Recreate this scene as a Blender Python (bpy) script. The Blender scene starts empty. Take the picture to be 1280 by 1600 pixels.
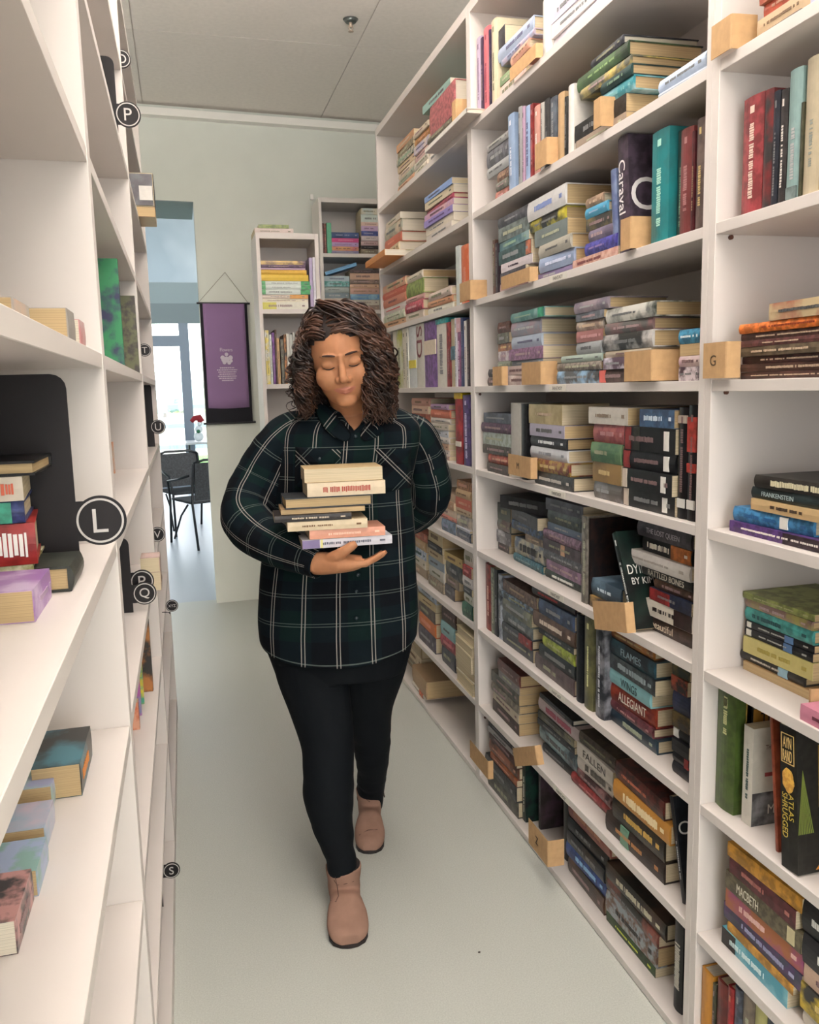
PANEL_W=7; UP_W=62; CAFE_W=20; FILL_W=95; EXPO=.15
import bpy, bmesh, math, random
from mathutils import Vector, Matrix, noise
random.seed(7)
sc = bpy.context.scene
COL = sc.collection
R_ = random.Random(11)
PI = math.pi
# ------------------------------------------------------------------ camera
FPX = 1320.07
PITCH, ROLL, YAW, CAMH = 0.14551, -0.02460, 0.25790, 1.51
def cam_basis():
    cy, sy = math.cos(YAW), math.sin(YAW)
    fwd = Vector((sy, cy, 0)); rt = Vector((cy, -sy, 0)); up = Vector((0, 0, 1))
    f2 = fwd*math.cos(PITCH) - up*math.sin(PITCH)
    u2 = up*math.cos(PITCH) + fwd*math.sin(PITCH)
    return rt*math.cos(ROLL)+u2*math.sin(ROLL), u2*math.cos(ROLL)-rt*math.sin(ROLL), f2
CR, CU, CF = cam_basis()
CO = Vector((0, 0, CAMH))
cd = bpy.data.cameras.new('camera'); cam = bpy.data.objects.new('camera', cd); COL.objects.link(cam)
m = Matrix.Identity(4)
for i in range(3):
    m[i][0] = CR[i]; m[i][1] = CU[i]; m[i][2] = -CF[i]; m[i][3] = CO[i]
cam.matrix_world = m
cd.sensor_fit = 'VERTICAL'; cd.sensor_height = 24.0; cd.lens = 24.0*FPX/1600.0
cd.clip_start = 0.02; cd.clip_end = 200
sc.camera = cam
def bp(px, py, X=None, Y=None, Z=None):
    """where the sight line through a measured pixel meets a real plane of the room"""
    d = CF + CR*((px-640)/FPX) - CU*((py-800)/FPX)
    if X is not None: t = X/d.x
    elif Y is not None: t = Y/d.y
    else: t = (Z-CAMH)/d.z
    return CO + d*t
# ------------------------------------------------------------------ view
sc.view_settings.view_transform = 'Standard'; sc.view_settings.look = 'None'
sc.view_settings.gamma = 1.0; sc.view_settings.use_curve_mapping = False
sc.view_settings.exposure = EXPO
# ------------------------------------------------------------------ materials
def lin(h):
    if isinstance(h, (tuple, list)): return tuple(h[:3])+(1,)
    h = h.lstrip('#'); v = [int(h[i:i+2], 16)/255 for i in (0, 2, 4)]
    return tuple(c/12.92 if c <= .04045 else ((c+.055)/1.055)**2.4 for c in v)+(1,)
MATS = {}
def mat(name, base, rough=.5, metal=0, noise_s=0, noise_a=0, col2=None, bump=0, bump_s=200, spec=.5, emit=None, estr=0, alpha=None, stretch=None, detail=3):
    key = name
    if key in MATS: return MATS[key]
    m = bpy.data.materials.new(name); m.use_nodes = True; MATS[key] = m
    nt = m.node_tree; b = nt.nodes['Principled BSDF']
    b.inputs['Base Color'].default_value = lin(base); b.inputs['Roughness'].default_value = rough
    b.inputs['Metallic'].default_value = metal; b.inputs['Specular IOR Level'].default_value = spec
    tc = None
    def coords():
        nonlocal tc
        if tc is None:
            tc = nt.nodes.new('ShaderNodeTexCoord').outputs['Object']
            if stretch:
                mp = nt.nodes.new('ShaderNodeMapping'); mp.inputs['Scale'].default_value = stretch
                nt.links.new(tc, mp.inputs[0]); tc = mp.outputs[0]
        return tc
    if noise_a or col2:
        n = nt.nodes.new('ShaderNodeTexNoise'); n.inputs['Scale'].default_value = noise_s or 20
        n.inputs['Detail'].default_value = detail; nt.links.new(coords(), n.inputs['Vector'])
        r = nt.nodes.new('ShaderNodeValToRGB'); c = lin(base)
        if col2:
            r.color_ramp.elements[0].position = .42; r.color_ramp.elements[1].position = .58
            r.color_ramp.elements[0].color = c; r.color_ramp.elements[1].color = lin(col2)
        else:
            r.color_ramp.elements[0].position = .3; r.color_ramp.elements[1].position = .7
            r.color_ramp.elements[0].color = tuple(x*(1-noise_a) for x in c[:3])+(1,)
            r.color_ramp.elements[1].color = tuple(min(1, x*(1+noise_a)) for x in c[:3])+(1,)
        nt.links.new(n.outputs['Fac'], r.inputs[0]); nt.links.new(r.outputs[0], b.inputs['Base Color'])
    if bump:
        n = nt.nodes.new('ShaderNodeTexNoise'); n.inputs['Scale'].default_value = bump_s; n.inputs['Detail'].default_value = 4
        nt.links.new(coords(), n.inputs['Vector'])
        bu = nt.nodes.new('ShaderNodeBump'); bu.inputs['Strength'].default_value = bump; bu.inputs['Distance'].default_value = .002
        nt.links.new(n.outputs['Fac'], bu.inputs['Height']); nt.links.new(bu.outputs[0], b.inputs['Normal'])
    if emit:
        b.inputs['Emission Color'].default_value = lin(emit); b.inputs['Emission Strength'].default_value = estr
    return m
def page_mat(name, c, axis):
    if name in MATS: return MATS[name]
    m = mat(name, c, .8, spec=.1)
    nt = m.node_tree; b = nt.nodes['Principled BSDF']
    t = nt.nodes.new('ShaderNodeTexCoord'); mp = nt.nodes.new('ShaderNodeMapping')
    mp.inputs['Scale'].default_value = (3, 900, 3)
    n = nt.nodes.new('ShaderNodeTexNoise'); n.inputs['Scale'].default_value = 1; n.inputs['Detail'].default_value = 2
    r = nt.nodes.new('ShaderNodeValToRGB'); cc = lin(c)
    r.color_ramp.elements[0].position = .3; r.color_ramp.elements[1].position = .6
    r.color_ramp.elements[0].color = tuple(x*.72 for x in cc[:3])+(1,); r.color_ramp.elements[1].color = cc
    nt.links.new(t.outputs['Object'], mp.inputs[0]); nt.links.new(mp.outputs[0], n.inputs['Vector'])
    nt.links.new(n.outputs['Fac'], r.inputs[0]); nt.links.new(r.outputs[0], b.inputs['Base Color'])
    return m
# ------------------------------------------------------------------ mesh helpers
def link_mesh(name, bm, m, parent=None, smooth=False):
    me = bpy.data.meshes.new(name); bm.normal_update(); bm.to_mesh(me); bm.free()
    o = bpy.data.objects.new(name, me); COL.objects.link(o)
    for mm in (m if isinstance(m, (list, tuple)) else [m]): me.materials.append(mm)
    if smooth:
        for p in me.polygons: p.use_smooth = True
    if parent is not None: o.parent = parent
    return o
def tag(o, label=None, cat=None, group=None, kind=None):
    if label: o['label'] = label
    if cat: o['category'] = cat
    if group: o['group'] = group
    if kind: o['kind'] = kind
    return o
def empty(name, loc=(0, 0, 0), rot=(0, 0, 0)):
    o = bpy.data.objects.new(name, None); COL.objects.link(o); o.location = loc; o.rotation_euler = rot
    o.empty_display_size = .05
    return o
def box(bm, x0, x1, y0, y1, z0, z1, mi=0):
    v = [bm.verts.new((x, y, z)) for x in (x0, x1) for y in (y0, y1) for z in (z0, z1)]
    fs = []
    for q in ((0, 1, 3, 2), (4, 6, 7, 5), (0, 4, 5, 1), (2, 3, 7, 6), (0, 2, 6, 4), (1, 5, 7, 3)):
        f = bm.faces.new([v[i] for i in q]); f.material_index = mi; fs.append(f)
    return v
def bevel_all(bm, w, seg=1):
    bmesh.ops.bevel(bm, geom=bm.edges[:], offset=w, segments=seg, affect='EDGES', profile=.6)
def prism(bm, pts, a, b, axis='z', mi=0, cap=True):
    """extrude polygon pts (2D) from a to b on axis"""
    def P(p, h):
        return {'z': (p[0], p[1], h), 'y': (p[0], h, p[1]), 'x': (h, p[0], p[1])}[axis]
    lo = [bm.verts.new(P(p, a)) for p in pts]; hi = [bm.verts.new(P(p, b)) for p in pts]
    n = len(pts)
    for i in range(n):
        f = bm.faces.new((lo[i], lo[(i+1) % n], hi[(i+1) % n], hi[i])); f.material_index = mi
    if cap:
        f = bm.faces.new(lo[::-1]); f.material_index = mi
        f = bm.faces.new(hi); f.material_index = mi
def tube(bm, pts, rad, n=8, cap=True, mi=0):
    pts = [Vector(p) for p in pts]; rings = []
    prev = None
    for i, p in enumerate(pts):
        t = (pts[min(i+1, len(pts)-1)]-pts[max(i-1, 0)]).normalized()
        if prev is None:
            a = t.orthogonal().normalized()
        else:
            a = (prev - t*prev.dot(t)).normalized()
        prev = a; b = t.cross(a)
        r = rad[i] if isinstance(rad, (list, tuple)) else rad
        rings.append([bm.verts.new(p + (a*math.cos(2*PI*k/n)+b*math.sin(2*PI*k/n))*r) for k in range(n)])
    for i in range(len(rings)-1):
        for k in range(n):
            f = bm.faces.new((rings[i][k], rings[i][(k+1) % n], rings[i+1][(k+1) % n], rings[i+1][k])); f.material_index = mi
    if cap:
        bm.faces.new(rings[0][::-1]).material_index = mi; bm.faces.new(rings[-1]).material_index = mi
FONTC = {}
def text_bm(s, height, width=None, thick=.0004, bold=0):
    """mesh of real lettering, lying in XY, centred; returns bmesh"""
    c = bpy.data.curves.new('t', 'FONT'); c.body = s; c.size = 1; c.extrude = 0; c.resolution_u = 4
    c.align_x = 'CENTER'; c.align_y = 'CENTER'; c.offset = bold
    o = bpy.data.objects.new('t', c); COL.objects.link(o)
    dg = bpy.context.evaluated_depsgraph_get(); me = bpy.data.meshes.new_from_object(o.evaluated_get(dg))
    bpy.data.objects.remove(o); bpy.data.curves.remove(c)
    bm = bmesh.new(); bm.from_mesh(me); bpy.data.meshes.remove(me)
    if not bm.verts: return bm
    xs = [v.co.x for v in bm.verts]; ys = [v.co.y for v in bm.verts]
    cx, cy = (min(xs)+max(xs))/2, (min(ys)+max(ys))/2
    sy = height/max(1e-6, max(ys)-min(ys)); sx = sy if width is None else width/max(1e-6, max(xs)-min(xs))
    for v in bm.verts: v.co = Vector(((v.co.x-cx)*sx, (v.co.y-cy)*sy, v.co.z))
    r = bmesh.ops.extrude_face_region(bm, geom=bm.faces[:])
    for g in r['geom']:
        if isinstance(g, bmesh.types.BMVert): g.co.z += thick
    return bm
def xform(bm, M):
    bmesh.ops.transform(bm, matrix=M, verts=bm.verts[:])
def frame(o, ax, ay, az):
    M = Matrix.Identity(4)
    for i in range(3): M[i][0] = ax[i]; M[i][1] = ay[i]; M[i][2] = az[i]; M[i][3] = o[i]
    return M
# ================================================================== ROOM
WHITE = mat('white_laminate', '#D5CDC7', .45, noise_s=2.5, noise_a=.03, bump=.05, bump_s=60)
WALLM = mat('pale_green_wall_paint', '#DEE0D8', .8, noise_s=3, noise_a=.03, bump=.12, bump_s=500, spec=.2)
FLOORM = mat('grey_green_vinyl', '#BEC0B8', .42, noise_s=260, noise_a=.10, bump=.03, bump_s=500, spec=.4)
FLOORB = mat('blue_grey_vinyl', '#AEB6BE', .35, noise_s=200, noise_a=.06, spec=.4)
CEILM = mat('ceiling_paint', '#F4ECE5', .85, noise_s=40, noise_a=.03, bump=.2, bump_s=300, spec=.1)
TRIMM = mat('trim_white', '#F6F2EC', .5)
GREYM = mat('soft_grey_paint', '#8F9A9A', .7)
YW, KW = 6.13, .0653
XL, XR = -.110, 1.022
CEIL = 3.40
def struct(name, bm, m, parent=None):
    o = link_mesh(name, bm, m, parent)
    if parent is None: o['kind'] = 'structure'
    return o
# floor
bm = bmesh.new(); box(bm, -3.2, 4.2, -3.2, 6.25, -.05, 0); struct('floor', bm, FLOORM)
bm = bmesh.new(); box(bm, -3.2, 4.2, 6.25, 15.0, -.05, 0); struct('floor_cafe', bm, FLOORB)
# a small dark crumb seen on the floor
c = bp(749, 1489, Z=0)
bm = bmesh.new(); bmesh.ops.create_icosphere(bm, subdivisions=2, radius=.003, matrix=Matrix.Translation((c.x, c.y, .0025)) @ Matrix.Diagonal((1.2, .8, .7, 1)))
tag(link_mesh('crumb', bm, mat('crumb_brown', '#3A322C', .8)), 'tiny dark crumb lying alone on the grey-green floor', 'crumb')
# ceiling with shallow panel seams
bm = bmesh.new()
seam_y = [-3.2, -.4, 1.45, 3.22, 4.93, 6.6]; seam_x = [-3.2, -1.6, -.13, 1.06, 2.6, 4.2]
for i in range(5):
    for j in range(5):
        box(bm, seam_x[i]+.003, seam_x[i+1]-.003, seam_y[j]+.003, seam_y[j+1]-.003, CEIL, CEIL+.012)
box(bm, -3.2, 4.2, -3.2, 6.6, CEIL+.008, CEIL+.05)
struct('ceiling', bm, CEILM)
# far wall, slightly out of square, with the open doorway at its left
def wy(x): return YW+KW*x
xd = .157
def wallquad(bm, x0, x1, z0, z1, t=.14):
    v = []
    for z in (z0, z1):
        for (x, dy) in ((x0, 0), (x1, 0), (x1, t), (x0, t)):
            v.append(bm.verts.new((x, wy(x)+dy, z)))
    for q in ((3, 2, 1, 0), (4, 5, 6, 7), (0, 1, 5, 4), (1, 2, 6, 5), (2, 3, 7, 6), (3, 0, 4, 7)):
        bm.faces.new([v[i] for i in q])
lint = bp(299, 315, Y=wy(xd)).z
bm = bmesh.new(); wallquad(bm, xd, 1.7, 0, CEIL); wallquad(bm, -1.2, xd, lint, CEIL); wallquad(bm, -3.2, -1.2, 0, CEIL)
struct('wall_far', bm, WALLM)
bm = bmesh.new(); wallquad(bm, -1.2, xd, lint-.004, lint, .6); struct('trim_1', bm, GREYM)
# white cove trim along the top of the far wall
bm = bmesh.new()
vv = []
for x in (-3.1, 1.55):
    y = wy(x); vv.append([bm.verts.new((x, y-a, b)) for a, b in ((0, CEIL-.035), (.05, CEIL-.03), (.054, CEIL-.078), (0, CEIL-.083))])
for i in range(4): bm.faces.new((vv[0][i], vv[0][(i+1) % 4], vv[1][(i+1) % 4], vv[1][i]))
bm.faces.new(vv[0]); bm.faces.new(vv[1][::-1])
bmesh.ops.recalc_face_normals(bm, faces=bm.faces[:]); struct('trim_2', bm, TRIMM)
# brown strip painted for the shade in the gap between trim and ceiling
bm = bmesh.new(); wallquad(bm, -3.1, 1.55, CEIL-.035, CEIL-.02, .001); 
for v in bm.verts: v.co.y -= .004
struct('trim_gap_shade', bm, mat('gap_shade_brown', '#6E6558', .8))
# walls behind the bookcases and behind the camera
bm = bmesh.new(); box(bm, 1.56, 1.66, -3.2, 6.6, 0, CEIL); struct('wall_right', bm, WALLM)
bm = bmesh.new(); box(bm, -3.2, -3.1, -3.2, 6.1, 0, CEIL); struct('wall_left', bm, WALLM)
bm = bmesh.new(); box(bm, -3.2, 1.56, -3.2, -3.1, 0, CEIL); struct('wall_back', bm, WALLM)
# ------------------------------------------------ cafe room beyond the doorway
GY = 14.1
bm = bmesh.new(); box(bm, -3.2, -3.1, 6.3, GY+.1, 0, 5.2); struct('wall_cafe_left', bm, GREYM)
bm = bmesh.new(); box(bm, 3.4, 3.5, 6.3, GY+.1, 0, 5.2); struct('wall_cafe_right', bm, GREYM)
bm = bmesh.new(); box(bm, -3.2, 3.5, 6.3, GY+.1, 5.2, 5.25); struct('ceiling_cafe', bm, mat('cafe_ceiling', '#BFC7C9', .6))
CLER = mat('frosted_clerestory', '#9FB2BE', .35, col2='#BCCAD2', noise_s=.7, spec=.6)
zt = bp(270, 505, Y=GY).z; zb = bp(270, 441, Y=GY).z; zc = bp(270, 474, Y=GY).z
bm = bmesh.new(); box(bm, -3.1, 3.4, GY, GY+.12, zt, zc); struct('trim_4', bm, mat('beam_grey', '#7F8A8B', .6))
bm = bmesh.new(); box(bm, -3.1, 3.4, GY+.02, GY+.12, zc, zb); struct('trim_5', bm, mat('beam_grey_light', '#98A5A6', .6))
bm = bmesh.new(); box(bm, -3.1, 3.4, GY+.05, GY+.1, zb, 5.2); struct('window_1', bm, CLER)
# glazed door wall: frame bars and glass
FR = mat('grey_door_frame', '#7D8894', .45)
xs = bp(289, 600, Y=GY).x; xe = bp(298, 640, Y=GY).x
ztr1 = bp(270, 524, Y=GY).z; ztr0 = bp(270, 541, Y=GY).z
bm = bmesh.new()
xm = (bp(287, 620, Y=GY).x+bp(299, 620, Y=GY).x)/2
for x in (xm-2.2, xm-1.1, xm, xm+1.1, xm+2.2): box(bm, x-.075, x+.075, GY, GY+.09, 0, zt)
[box(bm, a+.075, b-.075, GY+.004, GY+.086, ztr0, ztr1) for a, b in ((xm-2.2, xm-1.1), (xm-1.1, xm))]; [box(bm, xm-2.2+1.1*i+.075, xm-1.1+1.1*i-.075, GY+.004, GY+.086, .0, .06) for i in range(4)]
dr = struct('door_1', bm, FR)
gl = bpy.data.materials.new('clear_glass'); gl.use_nodes = True
nt = gl.node_tree; nt.nodes.clear(); o_ = nt.nodes.new('ShaderNodeOutputMaterial'); tr = nt.nodes.new('ShaderNodeBsdfTransparent')
gs = nt.nodes.new('ShaderNodeBsdfGlossy'); gs.inputs['Roughness'].default_value = .02; mx = nt.nodes.new('ShaderNodeMixShader'); mx.inputs[0].default_value = .06
nt.links.new(tr.outputs[0], mx.inputs[1]); nt.links.new(gs.outputs[0], mx.inputs[2]); nt.links.new(mx.outputs[0], o_.inputs[0])
bm = bmesh.new(); box(bm, -3.1, 3.4, GY+.04, GY+.046, .06, zt); struct('window_2', bm, gl)
# outside
bm = bmesh.new(); box(bm, -40, 40, GY+.15, 22, -.12, -.04); struct('ground_lawn', bm, mat('lawn_green', '#86C268', .9, noise_s=6, noise_a=.15))
bm = bmesh.new(); box(bm, -60, 60, 22, 90, -.14, -.05); struct('ground_paving', bm, mat('pale_paving', '#C9CBB8', .9, noise_s=1, noise_a=.1))
# rail fence outside
fe = empty('rail_fence', (0, 21, 0)); tag(fe, 'pale blue-grey rail fence outside beyond the lawn', 'fence')
FM = mat('fence_bluegrey', '#8FA0B4', .7)
bm = bmesh.new()
for z in (.25, .75, 1.2): box(bm, -8, 8, -.02, .02, z-.05, z+.05)
link_mesh('rail', bm, FM, fe)
for i in range(7):
    bm = bmesh.new(); box(bm, -4.05+i*1.4, -3.95+i*1.4, -.04, .04, -.1, 1.35); link_mesh('post', bm, FM, fe)
# hedge and trees far outside; haze is put into the pale crown colours
def blob_tree(name, x, y, r, h, c1, label, cat):
    e = empty(name, (x, y, 0)); tag(e, label, cat)
    bm = bmesh.new(); tube(bm, [(0, 0, -.1), (0.03, 0, h*.35), (0, .05, h*.6)], [.12, .1, .07]); link_mesh('trunk', bm, mat('trunk_brown', '#6b6258', .9), e)
    bm = bmesh.new()
    for k in range(9):
        a = k*2.4; rr = r*(.55+.1*(k % 3))
        M = Matrix.Translation((math.cos(a)*r*.5, math.sin(a)*r*.5, h*.62+((k*37) % 10)/10*h*.3)) @ Matrix.Scale(rr, 4)
        bmesh.ops.create_icosphere(bm, subdivisions=3, radius=1, matrix=M)
    for v in bm.verts: v.co += Vector((noise.noise(v.co*3), noise.noise(v.co*3+Vector((5, 0, 0))), noise.noise(v.co*3+Vector((0, 7, 0)))))*r*.25
    link_mesh('crown', bm, mat('leaf_'+c1, c1, .9, noise_s=5, noise_a=.3), e)
blob_tree('tree', bp(255, 610, Y=60).x, 60, 1.6, 2.1, '#9DBCC0', 'hazy blue-green tree seen through the glass door pane', 'tree')
blob_tree('tree', bp(309, 610, Y=78).x, 78, 1.3, 1.9, '#9DBDA8', 'pale round tree behind the right-hand glass pane', 'tree')
bm = bmesh.new()
for k in range(40):
    bmesh.ops.create_icosphere(bm, subdivisions=2, radius=1, matrix=Matrix.Translation((-20+k*1.0, 72+(k % 3), .5)) @ Matrix.Diagonal((1.0, 1, .9+.4*((k*7) % 5)/5, 1)))
tag(link_mesh('hedge', bm, mat('hedge_green', '#B5C79F', .9, noise_s=2, noise_a=.25)), 'long pale hedge far outside beyond the fence', 'hedge')
# world
w = bpy.data.worlds.new('world'); sc.world = w; w.use_nodes = True
nt = w.node_tree; bg = nt.nodes['Background']
sky = nt.nodes.new('ShaderNodeTexSky'); sky.sky_type = 'NISHITA'; sky.sun_disc = False; sky.sun_elevation = math.radians(38); sky.sun_rotation = 2.5
hs = nt.nodes.new('ShaderNodeHueSaturation'); hs.inputs['Saturation'].default_value = .25; hs.inputs['Value'].default_value = 1
nt.links.new(sky.outputs[0], hs.inputs['Color']); nt.links.new(hs.outputs[0], bg.inputs[0]); bg.inputs[1].default_value = 1.0
# ------------------------------------------------ lights: unseen hung fixtures, added mainly to bounce light off the ceiling
def area(name, loc, sx, sy, power, col=(1, .985, .975), rot=(0, 0, 0)):
    l = bpy.data.lights.new(name, 'AREA'); l.shape = 'RECTANGLE'; l.size = sx; l.size_y = sy; l.energy = power; l.color = col
    o = bpy.data.objects.new(name, l); COL.objects.link(o); o.location = loc; o.rotation_euler = rot; return o
LM = mat('lamp_diffuser', '#FFFFFF', .4, emit='#FFF0E0', estr=2.0)
for i, (x, y) in enumerate(((.45, 1.85), (.45, .3), (.45, -1.9), (-1.9, 2.2), (-1.9, -.8))):
    e = empty('added_light_fixture', (x, y, CEIL-.58)); tag(e, 'added rectangular light fixture hung above the aisle, out of frame', 'ceiling light', 'added light fixtures')
    bm = bmesh.new(); box(bm, -.32, .32, -.62, .62, -.03, 0); link_mesh('frame', bm, TRIMM, e)
    bm = bmesh.new(); box(bm, -.29, .29, -.59, .59, -.034, -.03); link_mesh('diffuser', bm, LM, e)
    for sx in (-.28, .28):
        bm = bmesh.new(); tube(bm, [(sx, 0, 0), (sx, 0, .58)], .003, 6); link_mesh('hanger_rod', bm, TRIMM, e)
    area('added_up_light', (x, y, CEIL-.565), .55, 1.15, UP_W*(1.5, .8, 1, .8, .8)[i], rot=(PI, 0, 0))
    area('added_panel_light', (x, y, CEIL-.625), .58, 1.18, PANEL_W*(.9, .35, 1.3)[i] if i < 3 else PANEL_W*.8)
for i in range(2): area('cafe_light', (-.5+i*1.5, 9.5, 5.0), 2, 5, CAFE_W, (.82, .92, 1))
# unseen window frame added on the back wall, with a fill light before it
bm = bmesh.new()
for x in (-1.3, 0.05, 1.4): box(bm, x-.04, x+.04, -3.11, -3.04, .5, 2.9)
for z in (.5, 2.9): box(bm, -1.34, 1.44, -3.1, -3.05, z-.04, z+.04)
struct('added_window_frame', bm, TRIMM)
area('added_fill_light', (.05, -3.0, 1.7), 2.6, 2.3, FILL_W, (.93, .96, 1), rot=(PI/2, 0, 0))
# smoke/sprinkler head on the ceiling
c = bp(548, 33, Z=CEIL-.01)
e = empty('sprinkler_head', (c.x, c.y, CEIL)); tag(e, 'small metal fire sprinkler head hanging under the ceiling', 'sprinkler')
SM = mat('sprinkler_metal', '#6F7472', .35, .7)
bm = bmesh.new(); bmesh.ops.create_cone(bm, cap_ends=True, segments=24, radius1=.026, radius2=.04, depth=.016, matrix=Matrix.Translation((0, 0, -.01))); link_mesh('rose', bm, SM, e, True)
bm = bmesh.new(); tube(bm, [(0, 0, -.01), (0, 0, -.04)], .008); tube(bm, [(.008, 0, -.03), (.011, 0, -.045), (0, 0, -.058)], .0025); tube(bm, [(-.008, 0, -.03), (-.011, 0, -.045), (0, 0, -.058)], .0025)
bmesh.ops.create_cone(bm, cap_ends=True, segments=20, radius1=.014, radius2=.014, depth=.003, matrix=Matrix.Translation((0, 0, -.06))); link_mesh('deflector', bm, mat('sprinkler_pale', '#B9A594', .4, .4), e, True)
# ================================================================== BOOKCASES
BT = .022
RB = [2.389, 2.089, 1.791, 1.489, 1.189, .888, .589, .289]     # undersides of the boards, right side
RT = [2.78] + [z+BT for z in RB] + [.024]                       # board tops: RT[0] top panel .. RT[9] base
DEP = .285
bays_R = {'N': (.112, 1.490), 'M': (1.534, 2.912), 'F': (2.956, 4.347)}
def bookcase_R(y0, y1, label, back, gap_rows=()):
    e = empty('bookcase', (XR, y0-.022, 0)); tag(e, label, 'bookcase', 'tall white bookcases')
    ox, oy = XR, y0-.022
    L = y1-y0+.044
    for (a, b) in ((0, .0215), (L-.0215, L)):
        bm = bmesh.new(); box(bm, 0, DEP, a, b, 0, 2.80); bevel_all(bm, .0008); link_mesh('side_panel', bm, WHITE, e)
    for z in RB:
        bm = bmesh.new(); box(bm, .001, DEP-.006, .022, L-.022, z, z+BT); bevel_all(bm, .0008)
        link_mesh('shelf_board', bm, WHITE, e)
    bm = bmesh.new(); box(bm, 0, DEP, .0215, L-.0215, 2.765, 2.80); bevel_all(bm, .0008); link_mesh('top_panel', bm, WHITE, e)
    bm = bmesh.new(); box(bm, 0, DEP, .022, L-.022, .003, .024); bevel_all(bm, .0008); link_mesh('base_panel', bm, WHITE, e)
    if back:
        bm = bmesh.new(); box(bm, DEP-.006, DEP, .022, L-.022, .02, 2.77 if back == 1 else RB[1]); link_mesh('back_panel', bm, WHITE, e)
    return e
bookcase_R(*bays_R['N'], 'tall white bookcase at right edge of the photo, nearest the camera', 1)
bookcase_R(*bays_R['M'], 'tall white bookcase on the right packed with dark fantasy books, middle of the row', 1)
bookcase_R(*bays_R['F'], 'tall white bookcase on the right behind the woman, far end of the row', 2)
LT = [2.75, 2.452, 2.154, 1.865, 1.572, 1.288, .991, .692, .402, .068]   # board tops, left side
bays_L = {'A': (.055, 1.351), 'B': (1.395, 2.695), 'C': (2.739, 4.030)}
PINK = WHITE
def bookcase_L(y0, y1, label):
    e = empty('bookcase', (XL, y0-.022, 0)); tag(e, label, 'bookcase', 'white bookcases on the left')
    L = y1-y0+.044
    for (a, b) in ((0, .0215), (L-.0215, L)):
        bm = bmesh.new(); box(bm, -DEP, 0, a, b, 0, 2.77); bevel_all(bm, .0008); link_mesh('side_panel', bm, WHITE, e)
    for z in LT[1:9]:
        bm = bmesh.new(); box(bm, -DEP+.006, -.001, .022, L-.022, z-BT, z); bevel_all(bm, .0008); link_mesh('shelf_board', bm, WHITE, e)
    bm = bmesh.new(); box(bm, -DEP, 0, .0215, L-.0215, 2.735, 2.77); link_mesh('top_panel', bm, WHITE, e)
    bm = bmesh.new(); box(bm, -DEP, 0, .022, L-.022, .0, .068); bevel_all(bm, .0008); link_mesh('base_panel', bm, WHITE, e)
    bm = bmesh.new(); box(bm, -DEP, -DEP+.006, .022, L-.022, .05, 2.74); link_mesh('back_panel', bm, WHITE, e)
bookcase_L(*bays_L['A'], 'white bookcase filling the left edge of the photo, nearest the camera')
bookcase_L(*bays_L['B'], 'white bookcase on the left, second from the camera, behind the letter L sign')
bookcase_L(*bays_L['C'], 'white bookcase on the left beside the doorway, farthest of the left row')
# shelf pin holes (dark pegs) seen under boards
for (px, py) in ((750, 616), (1134.5, 613), (1142, 371), (758, 1121)):
    p = bp(px, py, Y=2.9105 if px < 1000 else 1.4885)
    bm = bmesh.new(); bmesh.ops.create_cone(bm, cap_ends=True, segments=12, radius1=.0045, radius2=.0045, depth=.007, matrix=Matrix.Translation((p.x, p.y, p.z)) @ Matrix.Rotation(PI/2, 4, 'X'))
    where = {750: 'in the side of the middle bookcase beside its centre shelf', 1134.5: 'under the G card shelf in the nearest right bookcase', 1142: 'high in the empty shelf of the nearest right bookcase', 758: 'near the foot of the middle bookcase side'}[px]
    tag(link_mesh('shelf_peg', bm, mat('peg_brown', '#5A3426', .5)), 'small dark shelf peg ' + where, 'shelf peg', 'shelf pegs')
# ------------------------------------------------ two bookcases against the far wall
def bookcase_B(name_label, x0, x1, yf, boards, ztop, depth=.3, skew=KW):
    e = empty('bookcase', (x0, yf, 0), (0, 0, math.atan(skew))); tag(e, name_label, 'bookcase', 'white bookcases facing the aisle')
    W = x1-x0
    for (a, b) in ((0, .02), (W-.02, W)):
        bm = bmesh.new(); box(bm, a, b, 0, depth, 0, ztop); bevel_all(bm, .0008); link_mesh('side_panel', bm, WHITE, e)
    bm = bmesh.new(); box(bm, .02, W-.02, 0, depth, ztop-.03, ztop); link_mesh('top_panel', bm, WHITE, e)
    for z in boards:
        bm = bmesh.new(); box(bm, .02, W-.02, .001, depth-.005, z-.024, z); link_mesh('shelf_board', bm, WHITE, e)
    bm = bmesh.new(); box(bm, .02, W-.02, depth-.006, depth, 0, ztop-.02); link_mesh('back_panel', bm, WHITE, e)
    return e
YU1, YU2 = 4.65, 5.72
u1a = bp(399, 363, Y=YU1); u1b = bp(497, 366, Y=YU1); u1s = bp(440, 483, Y=YU1).z; u1t = bp(440, 600, Y=YU1).z
U1Z = [u1s, u1t, u1t-.4, u1t-.8, .06]
bookcase_B('lower white bookcase beside the purple banner, holding yellow and green books', u1a.x, u1b.x, YU1, U1Z, u1a.z, .3, 0)
u2a = bp(497, 308, Y=YU2); u2b = bp(604, 313, Y=YU2); u2s = bp(540, 396, Y=YU2).z; u2t = bp(540, 396+88, Y=YU2).z
dz2 = u2s-u2t
U2Z = [u2s-i*dz2 for i in range(6)]+[.06]
bookcase_B('taller white bookcase in the far corner above the woman\'s head', u2a.x, 1.385, YU2, U2Z, u2a.z, .3, 0)
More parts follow.
